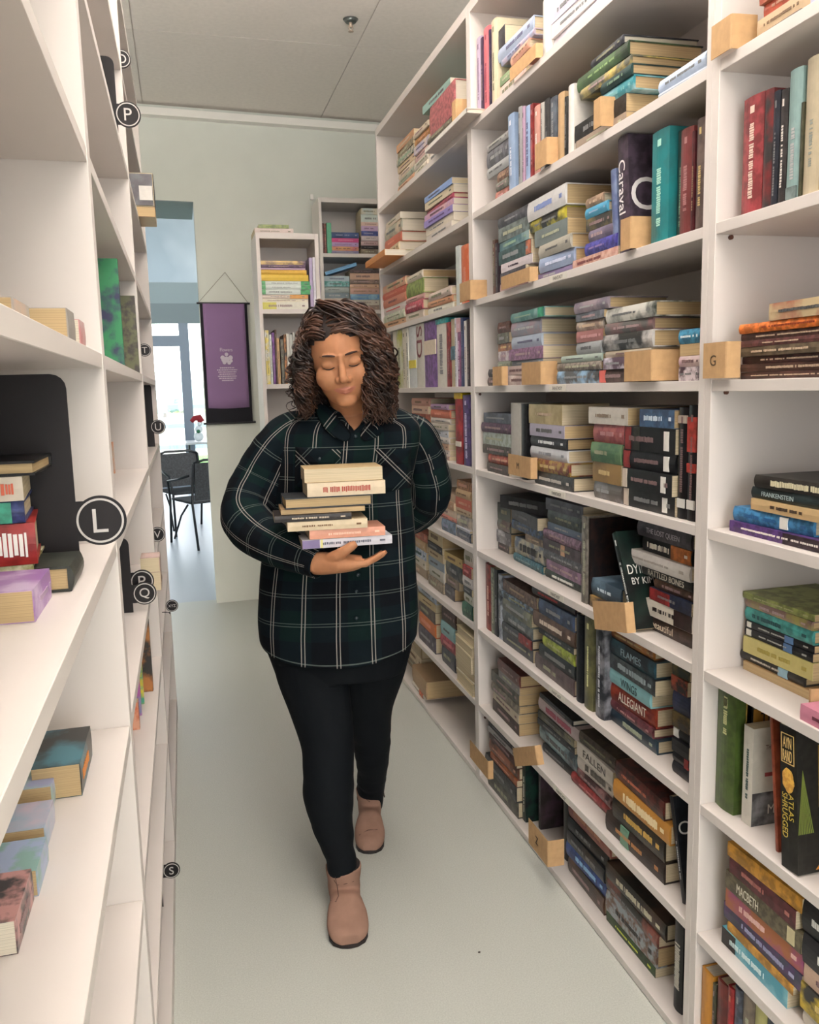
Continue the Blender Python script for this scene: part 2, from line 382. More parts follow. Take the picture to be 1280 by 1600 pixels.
# ================================================================== BOOKS
PAGES = {'c': page_mat('pages_cream', '#CFC0A2', 0), 't': page_mat('pages_tan', '#BFA67E', 0), 'w': page_mat('pages_white', '#D9D0BE', 0)}
CNAMES = {'black': '1c1c20', 'charcoal': '3a3a3e', 'grey': '808084', 'pale grey': 'b4b4b4', 'white': 'e4e0d8', 'cream': 'ddd0b0', 'tan': 'b89468',
 'brown': '6e4c38', 'dark brown': '40302a', 'red': 'a83030', 'dark red': '6e2424', 'coral': 'e07a60', 'orange': 'e08030', 'mustard': 'c8962c', 'yellow': 'e8cc40',
 'lime green': 'a0b43c', 'olive': '6c6a3c', 'green': '4a9060', 'dark green': '2c4434', 'teal': '2c8a8c', 'turquoise': '84c0c0', 'pale blue': 'a8c0dc', 'blue': '3c68b0',
 'navy': '28304c', 'slate blue': '50607c', 'purple': '6c4488', 'lavender': 'b09cc8', 'mauve': '906878', 'pink': 'e0a0a8', 'magenta': 'd85090', 'maroon': '5c2832', 'grey-green': '6c7870', 'grey-brown': '786a60'}
def rgb(h): return [int(h[i:i+2], 16) for i in (0, 2, 4)]
def cname(h):
    c = rgb(h); return min(CNAMES, key=lambda k: sum((a-b)**2 for a, b in zip(c, rgb(CNAMES[k]))))
def cmat(spec, style=0):
    """cover material: 'hex' plain cloth / 'hex/hex2' printed picture in two colours"""
    def ds(h):
        c = rgb(h); l = sum(c)/3; f = .92; k_ = .78+.20*min(1, max(0, (l-40)/110))
        return '%02x%02x%02x' % tuple(int(max(0, min(255, (l+(v-l)*f)*k_))) for v in c)
    k = 'cover_'+spec.replace('/', '_')+('_%d' % style if style else '')
    if k in MATS: return MATS[k]
    if '/' in spec:
        a, b = [ds(q) for q in spec.split('/')]
        return mat(k, '#'+a, .38, noise_s=(22, 45, 14)[style % 3], col2='#'+b, spec=.5, detail=4)
    h = ds(spec)
    if sum(rgb(h)) > 360: return mat(k, '#'+h, .42, noise_s=60, noise_a=.06, spec=.4)
    h2 = '%02x%02x%02x' % tuple(min(255, int(v*1.15+5)) for v in rgb(h)); h1 = '%02x%02x%02x' % tuple(int(v*.88) for v in rgb(h))
    return mat(k, '#'+h1, .42, noise_s=(38, 70, 24)[style % 3], col2='#'+h2, spec=.4, detail=5)
ORD = ['zeroth', 'first', 'second', 'third', 'fourth', 'fifth', 'sixth', 'seventh', 'eighth', 'ninth', 'tenth', 'eleventh', 'twelfth', 'thirteenth', 'fourteenth', 'fifteenth', 'sixteenth', 'seventeenth', 'eighteenth', 'nineteenth', 'twentieth']
LABELS = set(); NB = 0
def make_book(M, L, T, D, cov='4a4a50', pg='c', hard=True, t=None, tc=None, name='book', label='', group='', th=.5, bars=1, spine=None, sticker=None, ct=None, tw=None, toff=0, cap=None, sp=None, cp=None):
    """local frame: x spine->fore-edge, y thickness, z length along the spine"""
    global NB; NB += 1
    e = bpy.data.objects.new('hardback_book' if hard else 'paperback_book', None); COL.objects.link(e); e.matrix_world = M; e.empty_display_size = .03
    base = label; i = 2
    assert label not in LABELS, label
    LABELS.add(label); tag(e, label, 'book', group)
    rnd = random.Random(NB*13)
    if tc is None:
        c0 = rgb(cov[:6]); lum = sum(c0)/3; tg = (225, 214, 198) if lum < 150 else (60, 52, 50)
        tc = '%02x%02x%02x' % tuple(int(q/24)*24 for q in [int(a_*.5+b_*.5) for a_, b_ in zip(c0, tg)])
    w = .0028 if hard else .0009
    w = min(w, T*.22); oh = .003 if hard else 0.0
    bul = min(.004, T*.16) if hard else .0008
    # cover as a C-shaped profile
    n = 6 if (hard and T > .012) else 2
    outer = [(D, 0), (bul, 0)]+[(bul*(1-math.sin(PI*i/n)), T*i/n) for i in range(1, n)]+[(bul, T), (D, T)]
    inner = [(D, T-w), (bul+w*1.2, T-w), (bul+w*1.2, w), (D, w)]
    bm = bmesh.new(); prism(bm, outer+inner, 0, L)
    sm = cmat(cov, rnd.randrange(3))
    ob = link_mesh('cover', bm, sm, e)
    if hard:
        for p in ob.data.polygons: p.use_smooth = False
    # page block
    bm = bmesh.new(); box(bm, bul+w, D-oh, w, T-w, oh, L-oh)
    link_mesh('pages', bm, PAGES[pg], e)
    sx = -.0004 if bul < .0015 else 0.0
    def onspine(bm2, zc, yc, lift=.0003):
        # lettering frame: text x -> local z (or -z upright), normal -> -x
        up = M.to_3x3() @ Vector((0, 0, 1))
        if up.z > .7: F = frame((-lift+sx, yc, zc), (0, 0, -1), (0, -1, 0), (-1, 0, 0))
        else: F = frame((-lift+sx, yc, zc), (0, 0, 1), (0, 1, 0), (-1, 0, 0))
        xform(bm2, F)
        return bm2
    if spine:   # differently coloured band(s) on the spine: (from, to, colour) fractions
        for (a, b, c) in spine:
            bm = bmesh.new(); box(bm, -.0003+sx, bul+.001, T*.03, T*.97, L*a, L*b); link_mesh('spine_band', bm, cmat(c), e)
    if cap:
        bm = bmesh.new(); box(bm, -.0006, D*.98, -.0006, T+.0006, L*cap[0], L+.0008); link_mesh('end_band', bm, cmat(cap[1]), e)
    if t == '~': t = None; hf = th
    else: hf = None
    if t and L > .05:
        txt = text_bm(t, T*th, (tw or .62)*L if len(t) > 2 else None)
        link_mesh('title', onspine(txt, L*(.5+toff), T*.5), mat('ink_'+tc, '#'+tc, .5), e)
    elif bars and T > .010 and L > .07:
        # unreadable small title: a broken run of short strokes
        bm = bmesh.new(); hh = T*(hf or rnd.uniform(.16, .34)); z = L*rnd.uniform(.10, .26); zend = L*rnd.uniform(.55, .8)
        if hf: z = L*(.5+toff-(tw or .6)/2); zend = L*(.5+toff+(tw or .6)/2)
        yc = T*.5
        while z < zend:
            wv = rnd.uniform(.0025, .006)
            if rnd.random() > .10: box(bm, -.0005+sx, .0002, yc-hh/2*rnd.uniform(.7, 1), yc+hh/2*rnd.uniform(.7, 1), z, z+wv*.72)
            z += wv
        if rnd.random() > .4:
            b3 = bmesh.new(); box(b3, -.0005+sx, .0002, yc-T*.1, yc+T*.1, L*.86, L*.92); link_mesh('publisher_mark', b3, mat('ink_'+tc, '#'+tc, .5), e)
        if bm.verts: link_mesh('title', bm, mat('ink_'+tc, '#'+tc, .5), e)
        else: bm.free()
    if cp:      # printed panels on the cover that faces the camera
        for (a0, a1, b0, b1, c_) in cp:
            bm = bmesh.new(); box(bm, a0*D, a1*D, -.0002, .0004, b0*L, b1*L); link_mesh('cover_panel', bm, cmat(c_), e)
    if sp:      # lettering set straight across an upright spine
        for (s_, hgt, yy, zz, col, wd, rot) in sp:
            txt = text_bm(s_, hgt, wd)
            if rot: xform(txt, frame((-.0012, T*yy, zz*L), (0, 0, -1), (0, -1, 0), (-1, 0, 0)))
            else: xform(txt, frame((-.0012, T*yy, zz*L), (0, -1, 0), (0, 0, 1), (-1, 0, 0)))
            link_mesh('spine_lettering', txt, mat('ink_'+col, '#'+col, .5), e)
    if sticker:
        bm = bmesh.new(); box(bm, -.0009, bul, T*.12, T*.88, L*sticker[0], L*sticker[0]+min(.02, T*.9)); link_mesh('sticker', bm, cmat(sticker[1]), e)
    if ct:      # lettering on the cover side that shows (local y=0 side, facing the camera)
        for (s, size, zx, zz, col, wd) in ct:
            txt = text_bm(s, size, wd); xform(txt, frame((zx*D, -.0002, zz*L), (1, 0, 0), (0, 0, 1), (0, -1, 0)))
            link_mesh('cover_lettering', txt, mat('ink_'+col, '#'+col, .5), e)
    return e
BAYN = {'N': 'rightmost bookcase', 'M': 'middle bookcase', 'F': 'far right bookcase'}
SHELF = {1: 'top', 2: 'second', 3: 'third', 4: 'fourth', 5: 'fifth', 6: 'sixth', 7: 'seventh', 8: 'eighth', 9: 'bottom'}
SHD = {r: (SHELF[r]+' shelf'+('' if r in (1, 9) else ' down')) for r in SHELF}
CTR = {}
OCC = {}
def occ_trim(bay, r, key, Y0, Y1, z0, z1, X0, X1, shift=False):
    for (k2, a0, a1, b0, b1, c0, c1) in OCC.get((bay, r), []):
        if k2 == key: continue
        if min(z1, b1)-max(z0, b0) < .002 or min(X1, c1)-max(X0, c0) < .002 or min(Y1, a1)-max(Y0, a0) < .0005: continue
        if shift or (a0+a1)/2 > (Y0+Y1)/2:
            d = Y1-(a0-.0015)
            if shift: Y0 -= d
            Y1 -= d
        elif not shift:
            Y0 = a1+.0015
    OCC.setdefault((bay, r), []).append((key, Y0, Y1, z0, z1, X0, X1))
    return Y0, Y1
def P(crop, x, y): return crop[0]+x/crop[2], crop[1]+y/crop[2]
def place(bay, r, px, py, setb):
    z = RT[r]
    if setb is not None: return XR+setb
    if r >= 6:
        X = bp(px, py, Z=z).x
        return min(max(X, XR+.004), XR+.10)
    return XR+.016
def S(bay, r, crop, xa, xb, ys, books, ref=None, setb=None, D=.135, pg='c', j=1):
    """flat-lying stack. ys: boundary rows measured on the vertical through ref (default near end)"""
    key = (bay, r, 's'); CTR[key] = CTR.get(key, 0)+1; sn = CTR[key]
    ref = xb if ref is None else ref
    rx, ry = P(crop, ref, ys[-1]); X = place(bay, r, rx, ry, setb)
    zs = []
    for y in ys:
        qx, qy = P(crop, ref, y); zs.append(bp(qx, qy, X=X).z)
    sh = RT[r]-zs[-1]; span = zs[0]-zs[-1]; full = zs[0]-RT[r]
    zs = [RT[r]+(z-zs[-1])*full/span for z in zs]
    bay0, bay1 = bays_R[bay]
    zlim = (RT[r-1]-BT if r > 1 else RT[0]-.02)-.002
    n = len(books); rn = random.Random(sn*31+r*7+ord(bay))
    for i, b in enumerate(books):
        c, o = (b, {}) if isinstance(b, str) else b
        o = dict(o)
        a_, b_ = o.pop('a', xa), o.pop('b', xb)
        dx = o.pop('d', rn.uniform(-.006, .008)*j)
        z0, z1 = zs[i+1], min(zs[i], zlim)
        if z1-z0 < .004: continue
        zy = (z0+z1)/2
        def Yat(px_):
            # spine end: intersect plane X at the height of the book
            gx = crop[0]+px_/crop[2]
            lo, hi = .02, 7.0
            for _ in range(40):
                md = (lo+hi)/2; p = Vector((X, md, zy))-CO; u = 640+FPX*p.dot(CR)/p.dot(CF)
                if u > gx: lo = md
                else: hi = md
            return (lo+hi)/2
        Y0, Y1 = Yat(b_), Yat(a_)
        Y0 = max(Y0, bay0+.002); Y1 = min(Y1, bay1-.002)
        yaw = o.pop('yaw', rn.uniform(-.03, .03)*j)
        Dd = o.pop('D', D+rn.uniform(-.008, .012)); hard = o.pop('h', 0 if (z1-z0) < .016 else (rn.random() > .45))
        hard = bool(hard); flip = o.pop('flip', 0)
        Dd = min(Dd, XR+DEP-.012-X-abs(dx))
        Y0, Y1 = occ_trim(bay, r, ('s', sn), Y0, Y1, z0, z1, X, X+Dd)
        Lb = Y1-Y0
        if Lb < .012: continue
        o.setdefault('pg', pg)
        M = Matrix.Translation((X+dx*.6, Y1-.0, z0+.0002)) @ frame((0, 0, 0), (1, 0, 0), (0, 0, 1), (0, -1, 0))
        if flip:
            M = Matrix.Translation((X+dx*.6+Dd, Y0, z0+.0002)) @ frame((0, 0, 0), (-1, 0, 0), (0, 0, 1), (0, 1, 0))
        else:
            M = Matrix.Translation((0, -.0, 0)) @ M
        C_ = Matrix.Translation((X+Dd/2, (Y0+Y1)/2, 0))
        M = C_ @ Matrix.Rotation(yaw, 4, 'Z') @ C_.inverted() @ M
        lab = o.pop('lab', None); cn = cname(c[:6])
        pos = 'top' if i == 0 else ('bottom' if i == n-1 else ORD[i+1]+' from top')
        if n == 1: pos = 'lying alone'
        label = lab or f"{cn} {'hardback' if hard else 'paperback'}, {pos}, {ORD[sn]} stack from left, {SHD[r]}, {BAYN[bay]}"
        if n == 1 and not lab: label = f"{cn} book lying alone, {ORD[sn]} pile place from left, {SHD[r]}, {BAYN[bay]}"
        make_book(M, Lb, z1-z0-.0006, Dd, cov=c, hard=hard, label=label, group=f"books on the {SHELF[r]} shelf of the {BAYN[bay]}", **o)
def V(bay, r, crop, items, setb=None, D=.13):
    """upright books: (x0, x1, ytop, colour, opts) with x measured at the foot"""
    for it in items:
        x0, x1, yt, c = it[:4]; o = dict(it[4]) if len(it) > 4 else {}
        key = (bay, r, 'v'); CTR[key] = CTR.get(key, 0)+1; vn = CTR[key]
        X = XR+(setb if setb is not None else .016)+o.pop('s', 0)
        X = o.pop('X', X)
        zb = RT[r]
        def Yat(px_):
            gx = crop[0]+px_/crop[2]; lo, hi = .02, 7.0
            for _ in range(40):
                md = (lo+hi)/2; p = Vector((X, md, zb+.05))-CO; u = 640+FPX*p.dot(CR)/p.dot(CF)
                if u > gx: lo = md
                else: hi = md
            return (lo+hi)/2
        Y0, Y1 = Yat(x1), Yat(x0); T = max(Y1-Y0-.0006, .004)
        bay0, bay1 = bays_R[bay]
        qx, qy = P(crop, (x0+x1)/2, yt); H = bp(qx, qy, X=X).z-zb
        # use the height of the spot on the spine plane above the foot position
        lo = Vector((X, (Y0+Y1)/2, zb)); 
        zt = CAMH+(lo.y)*0
        a, b = 0.02, .6
        for _ in range(40):
            md = (a+b)/2; p = lo+Vector((0, 0, md))-CO; v = 800-FPX*p.dot(CU)/p.dot(CF)
            if v > qy: a = md
            else: b = md
        H = (a+b)/2
        H = min(H, (RT[r-1]-BT if r > 1 else 2.76)-zb-.003)
        lean = math.radians(o.pop('lean', 0)); hard = bool(o.pop('h', 1)); Dd = o.pop('D', D); yaw = math.radians(o.pop('yaw', 0))
        if lean: H = min(H, ((RT[r-1]-BT if r > 1 else 2.76)-zb-.004-T*abs(math.sin(lean)))/math.cos(lean))
        Y0 = max(Y0, bay0+.001); Y0 = min(Y0, bay1-T-.002)
        Dd = min(Dd, XR+DEP-.010-X)
        if not lean:
            Y0, Y1_ = occ_trim(bay, r, ('v', vn), Y0, Y0+T, zb, zb+H, X, X+Dd, True); Y0 = max(Y0, bay0+.001)
        # lean is about the world X axis; positive leans away from the camera (to the left in the photo)
        M = Matrix.Translation((X, Y0, zb+.0004))
        if lean > 0: M = M @ Matrix.Rotation(-lean, 4, 'X')
        elif lean < 0: M = Matrix.Translation((X, Y0+T, zb+.0004)) @ Matrix.Rotation(-lean, 4, 'X') @ Matrix.Translation((0, -T, 0))
        if lean > 0: M = Matrix.Translation((0, 0, T*math.sin(lean)))  @ M
        if yaw: M = M @ Matrix.Rotation(yaw, 4, 'Z')
        lab = o.pop('lab', None); cn = cname(c[:6])
        label = lab or f"{cn} upright {'hardback' if hard else 'paperback'}, {ORD[vn]} standing book from left, {SHD[r]}, {BAYN[bay]}"
        make_book(M, H, T, Dd, cov=c, hard=hard, label=label, group=f"upright books on the {SHELF[r]} shelf of the {BAYN[bay]}", **o)
KRAFT = mat('kraft_card', '#B8956C', .8, noise_s=60, noise_a=.08, bump=.1, bump_s=300, spec=.2)
def marker(bay, r, crop, x0, xf, x1, yt, yb, label, letter=None, out=.012, tilt=0, d2=None, hang=0):
    """folded cardboard shelf marker: one flap faces the aisle, the other turns back into the shelf"""
    X = XR-out
    a = bp(*P(crop, x0, (yt+yb)/2), X=X); f = bp(*P(crop, xf, (yt+yb)/2), X=X)
    zt = bp(*P(crop, xf, yt), X=X).z; zb = bp(*P(crop, xf, yb), X=X).z
    zb = max(zb, RT[r]+.0005) if not hang else zb
    # second flap: far end found along the depth direction
    gx = P(crop, x1, 0)[0]; lo, hi = X, X+.28
    for _ in range(40):
        md = (lo+hi)/2; p = Vector((md, f.y, (zt+zb)/2))-CO; u = 640+FPX*p.dot(CR)/p.dot(CF)
        if u < gx: lo = md
        else: hi = md
    D2 = d2 or max(.02, (lo-X))
    e = empty('cardboard_shelf_marker', (X, f.y, zb)); tag(e, label, 'shelf marker', 'folded cardboard shelf markers')
    h = zt-zb; t = .0016; wf = a.y-f.y
    bm = bmesh.new(); n = 6
    pts = []
    path = [(0.0, wf), (0, wf*.5), (0.0, t*2), (t, 0), (D2*.3, -.002), (D2, -.004)]
    L = [(p[0], p[1]) for p in path]
    out_ = []
    for i, p in enumerate(L):
        q0 = Vector(L[max(i-1, 0)]); q1 = Vector(L[min(i+1, len(L)-1)]); d = (q1-q0).normalized(); nn = Vector((-d.y, d.x))
        out_.append((p[0]+nn.x*t, p[1]+nn.y*t))
    prism(bm, L+out_[::-1], 0, h)
    if tilt:
        bmesh.ops.rotate(bm, verts=bm.verts[:], cent=(0, 0, 0), matrix=Matrix.Rotation(math.radians(tilt), 3, 'X'))
    bmesh.ops.recalc_face_normals(bm, faces=bm.faces[:])
    link_mesh('card', bm, KRAFT, e)
    if letter:
        txt = text_bm(letter, h*.3); xform(txt, frame((-.0006, wf*.55, h*.5), (0, -1, 0), (0, 0, 1), (-1, 0, 0)))
        link_mesh('handwritten_letter', txt, mat('pen_ink', '#5A4632', .6), e)
    return e
R1 = (720, 0, 3.2); R2 = (720, 180, 3.2); R3 = (720, 430, 3.2); R4 = (720, 600, 3.2); R5 = (720, 760, 3.2); R6 = (720, 980, 3.2); R7 = (720, 1180, 3.2)
N1 = (1080, 0, 4); N2 = (1080, 440, 3.4783); N3 = (1080, 880, 4.3243); N4 = (1060, 1050, 4.5727); N5 = (1060, 1280, 5)
F1 = (480, 0, 4); F2 = (380, 300, 3.3684); F3 = (380, 380, 3.3684); F4 = (600, 480, 4.2105); F5 = (600, 800, 3.636)
B7 = (380, 290, 5.3333); Z1 = (830, 740, 7.275); K1 = (700, 160, 8)
# ---------------- middle bookcase
V('M', 1, R1, [(78, 100, 190, 'b9a8c0'), (101, 112, 190, '4a3050', {'h': 0}), (113, 140, 140, 'd66a72', {'tc': '7a3048'}), (141, 149, 150, '3a2c4a', {'h': 0}), (151, 178, 100, 'd2c6a6')])
S('M', 1, R1, 190, 345, [20, 130, 205, 240, 290, 340, 425], [('3c3c44', {'a': 175, 'b': 215}), ('a9b6cc', {'a': 185, 'b': 350}), ('98a4c0/c8a8b0', {'a': 200, 'b': 360}), ('d8a088', {'a': 250}), ('8aa078', {'b': 240}), ('dcc0b4', {'b': 310})], ref=300, setb=.02)
marker('M', 1, R1, 245, 375, 405, 215, 330, 'kraft cardboard marker on the top shelf of the middle bookcase')
V('M', 1, R1, [(405, 432, 0, 'e2dcd2', {'bars': 0, 'lab': 'tall blank white upright book on the top shelf of the middle bookcase'})])
S('M', 1, R1, 440, 740, [-110, -60, -20, 30], ['c9c4d4', 'd8d2d0', ('dcd6dc/c8c0cc', {'b': 700})], ref=600, setb=.03)
S('M', 2, K1, 480, 745, [335, 420, 610, 735, 860, 960, 1090], ['a4a29e', ('6b6a70', {}), 'a5a7a6', ('8a6a58', {'a': 600}), ('77776c', {'a': 605}), ('a86a5c', {'a': 595})], setb=.03, D=.12)
V('M', 2, R2, [(237, 268, -5, '8fa6c4', {'tc': 'f0f0f4', 'lean': 2}), (284, 303, -40, '9b9a98'), (304, 318, -42, 'b090a8'), (320, 345, -45, '98aed0', {'tc': '5a5a80'}), (347, 362, -55, '9c3030', {'h': 0}), (363, 392, -45, 'c88f80', {'tc': 'e8e0d8'}), (394, 412, -60, 'a8a49c'),
 (414, 440, -80, '3c3a3c'), (442, 474, -88, '58606a'), (480, 512, -110, 'bb9a70', {'bars': 0}), (514, 530, -90, '30302e'), (532, 560, -150, 'e2dcd2', {'bars': 0, 'lab': 'tall blank white upright book on the second shelf of the middle bookcase'})])
marker('M', 2, R2, 372, 430, 488, 108, 248, 'kraft cardboard marker before upright books, second shelf of the middle bookcase')
S('M', 2, R1, 575, 820, [170, 215, 290, 345, 400, 470, 560, 620], [('4a4a50', {'a': 640, 'b': 805, 'D': .2, 'pg': 'w'}), ('5a7a50/3c4a3c', {'b': 825, 'D': .2, 'pg': 't'}), ('6f6f60/c8b060', {'a': 590, 'b': 830}), ('2e4a48', {'a': 700, 'b': 850}), ('3c96a0/a0c8d0', {'a': 690, 'b': 850}), ('2c2c2c', {'a': 560}), ('9c8a78', {'a': 580})], ref=800, setb=.02, D=.17, pg='t')
marker('M', 2, R1, 665, 700, 985, 480, 628, 'wide kraft cardboard marker under page ends, second shelf of the middle bookcase')
S('M', 2, R1, 990, 1232, [248, 330, 350], ['b8c8e0', 'c8d0dc'], setb=.004, D=.2)
# row 3
V('M', 3, R2, [(160, 172, 625, '6e4a3e', {'h': 0}), (173, 184, 640, '3a2a34', {'h': 0})])
S('M', 3, R2, 186, 330, [440, 498, 575, 622, 697, 745, 800, 850], ['58565e', ('6f7a76', {}), ('4a7c84/8aa4a4', {'b': 340}), ('3f5c5c', {'b': 345, 'spine': [(.86, 1, 'b86a4c')]}), ('d8ccd0', {'a': 200, 'b': 350, 'tc': '3a2a3a'}), ('4a4650', {'a': 200}), ('b08c88', {'a': 190})])
marker('M', 3, R2, 202, 345, 385, 757, 858, 'kraft cardboard marker at far end, third shelf of the middle bookcase')
S('M', 3, R2, 345, 528, [335, 440, 503, 590, 660, 735, 772], [('d8d6d4', {'a': 335, 'tc': '8090c0', 'pg': 't'}), ('2e2e30/d8c83c', {'a': 312, 'b': 515}), ('7c8684', {'a': 365}), ('a8a294', {'a': 390, 'b': 560}), ('94a4c4', {'a': 392, 'b': 560, 'tc': 'd8dcf0'}), ('8a7aa0', {'a': 370, 'b': 550})], D=.16, pg='t')
S('M', 3, R2, 625, 735, [365, 418, 470, 532, 590, 652, 700], [('a88a70/6a5040', {'a': 620, 'b': 700}), ('4a9cc0', {}), ('4a4844/8a7a50', {'b': 745}), ('70647a/9a8aa0', {'a': 640, 'b': 760}), ('4c48a0', {'b': 780}), ('c08a78/d8b0a0', {'a': 560, 'b': 790})])
V('M', 3, R2, [(757, 785, 265, '5c6a94/8090b0', {'lean': 5, 'lab': 'blue-grey book leaning against the tall purple Caraval book', 'bars': 0}),
 (790, 840, 62, '4a3c4a', {'lean': 3.4, 't': 'Caraval', 'tc': 'e8e2e0', 'th': .62, 'tw': .46, 'toff': .07, 'D': .16, 'ct': [('Ca', .075, .42, .5, 'e8e2e0', None)], 'lab': 'large dark purple book with silver Caraval lettering, third shelf of the middle bookcase'}),
 (945, 1030, 75, '1f8a8e/2a7a7c', {'D': .15, 'tc': 'a8d8c8', 'lab': 'bright teal upright hardback beside the purple Caraval book', 'bars': 1}),
 (1032, 1078, 95, '1f4a44/2c3c30', {'s': .02, 'lab': 'dark green upright book directly right of the bright teal one'}), (1084, 1146, 68, '8a3e3e/70302e', {'s': .004, 'lab': 'dark red upright book near the right end of the third middle shelf'}), (1148, 1163, 80, '5a1c24', {'h': 0}),
 (1166, 1214, 15, '6a5852', {'tc': 'c8b078', 'th': .5, 'lab': 'grey-brown upright book with worn gold letters beside the white post'})])
marker('M', 3, R2, 800, 850, 950, 505, 668, 'kraft cardboard marker under the Caraval book, third shelf')
# row 4
S('M', 4, R3, 182, 243, [225, 282, 335, 375, 425, 462, 505, 550], ['6a4238', '6c6c5e', ('c07a50/8a5a40', {}), ('a08090/d8d0d0', {}), '8a9080', ('4a4442', {'a': 140}), ('5a4640', {'a': 138, 'b': 215})], setb=.03)
S('M', 4, R3, 248, 412, [155, 207, 283, 350, 413, 440, 490, 545], [('4a8c84/90b0b0', {'b': 420, 'spine': [(.85, 1, '2c9a70')]}), ('8c8c98/a08890', {'b': 388}), ('a8b4c4', {'b': 395}), ('8a5f80', {}), ('7c8490', {}), ('c0a8a4', {'a': 225, 'b': 410}), ('b8a09c/e0d8d0', {'a': 225, 'b': 410})], D=.16)
marker('M', 4, R3, 160, 205, 222, 455, 560, 'small dark cardboard marker, far left of the fourth middle shelf')
marker('M', 4, R3, 305, 400, 480, 430, 560, 'light kraft cardboard marker, second from left on the fourth middle shelf')
S('M', 4, R3, 572, 700, [112, 172, 213, 266, 325, 388, 428, 472, 542], [('9c8c94/7a7080', {'b': 738, 'D': .17, 'pg': 't'}), ('70747c', {'b': 720}), ('a08878/d0c0b0', {}), ('a8706c', {}), ('9ca0a0', {}), ('a4b4a8', {'a': 497}), ('847a70', {'a': 477}), ('5c5c5c/90b8d8', {'a': 482, 'b': 685})], pg='t')
S('M', 4, R3, 712, 950, [128, 208, 272, 362, 400, 465, 540], [('d8d6cc/4a5048', {'a': 704, 'b': 970, 'h': 1, 'pg': 't'}), ('6f6c68/a07070', {'a': 715, 'b': 945}), ('3a3836/c8c4c0', {'a': 705, 'b': 960}), ('c0b098', {}), ('6a4a5c/d8d0dc', {'b': 870}), ('564038', {'a': 690, 'b': 870, 'spine': [(0, .16, 'e0685c')]})], D=.19, pg='t')
marker('M', 4, R3, 818, 955, 1090, 372, 528, 'wide kraft cardboard marker near the right end, fourth middle shelf')
S('M', 4, R3, 1092, 1192, [262, 335, 395, 450, 520], [('3a84a8', {'tc': 'e8eef0'}), ('c0a070', {'flip': 1, 'pg': 't'}), ('b89ca4/e0d0c0', {}), ('d0c4c8/5a4450', {})], setb=.03)
# row 5
S('M', 5, R4, 112, 245, [150, 200, 248, 310, 355, 400, 445], [('565a68', {}), ('5c3c54', {'a': 106}), ('8c9480/a8b4ac', {'a': 108}), ('54483e', {}), ('b85a48', {'a': 135}), ('4c3a2e', {'a': 130})])
V('M', 5, R4, [(240, 285, 95, 'b4afa6', {'D': .15, 'bars': 0, 'pg': 'w', 'lab': 'pale grey upright book with black edge, fifth middle shelf'})])
V('M', 5, R4, [(290, 318, 100, '242428', {'D': .15, 'bars': 0, 's': .004, 'lab': 'black upright book behind the pale grey one, fifth middle shelf'})])
marker('M', 5, R4, 238, 350, 362, 368, 476, 'square kraft cardboard marker, fifth shelf of the middle bookcase', letter='M')
S('M', 5, R4, 345, 525, [105, 210, 275, 333, 395, 460, 530], [('a8925c/b8a470', {'a': 335, 'b': 500, 'D': .15}), ('a8a0b4', {'pg': 't'}), ('2c2c34', {'tc': 'e8e8e8', 'pg': 't'}), ('c8c8cc', {'tc': '8a8a90'}), ('a88840/8a3c34', {'a': 360, 'b': 543, 'h': 1}), ('3a3a3a', {'a': 372, 'b': 562, 'tc': 'b8b0a8', 'h': 1})], D=.16)
S('M', 5, R4, 655, 800, [118, 200, 288, 382, 478, 560], [('c8c2b6', {'a': 640, 'b': 830, 'D': .2, 'tc': '8a7a6a', 'pg': 't', 'h': 0}), ('9c3c44/b05a54', {'b': 815}), ('4a7250/6a8a60', {}), ('a07c44/8a6834', {}), ('6a625a/8a8a8c', {})])
S('M', 5, R4, 808, 1062, [130, 220, 345, 440, 545, 640], [('4a6c94/384e74', {'a': 890, 'tc': 'c8d4e0', 'pg': 't'}), ('16161a', {'spine': [(.02, .14, '8c2c2c'), (.2, .32, '3a3a30')], 'sticker': (.8, 'e8e4dc')}), ('16161a', {'spine': [(.02, .14, '8c2c2c')], 'sticker': (.8, 'e8e4dc')}), ('17171b', {'spine': [(.0, .10, 'c8b8a8')], 'sticker': (.8, 'e8e4dc')}), ('2c2c2c', {'spine': [(0, .1, 'c8b8a8')], 'sticker': (.78, 'e8e4dc')})], D=.14)
V('M', 5, R4, [(1072, 1118, 118, '15151a', {'sticker': (.1, 'e8e4dc'), 'spine': [(.86, .93, 'b8a898')], 'lab': 'black upright book with white sticker and curl mark, fifth middle shelf'}), (1124, 1172, 108, '16141a', {'sticker': (.1, 'e8e4dc'), 'spine': [(.6, .9, 'b8382c'), (.42, .5, 'b8382c')], 'lab': 'black upright book with red band against the white post, fifth shelf'})], setb=.022)
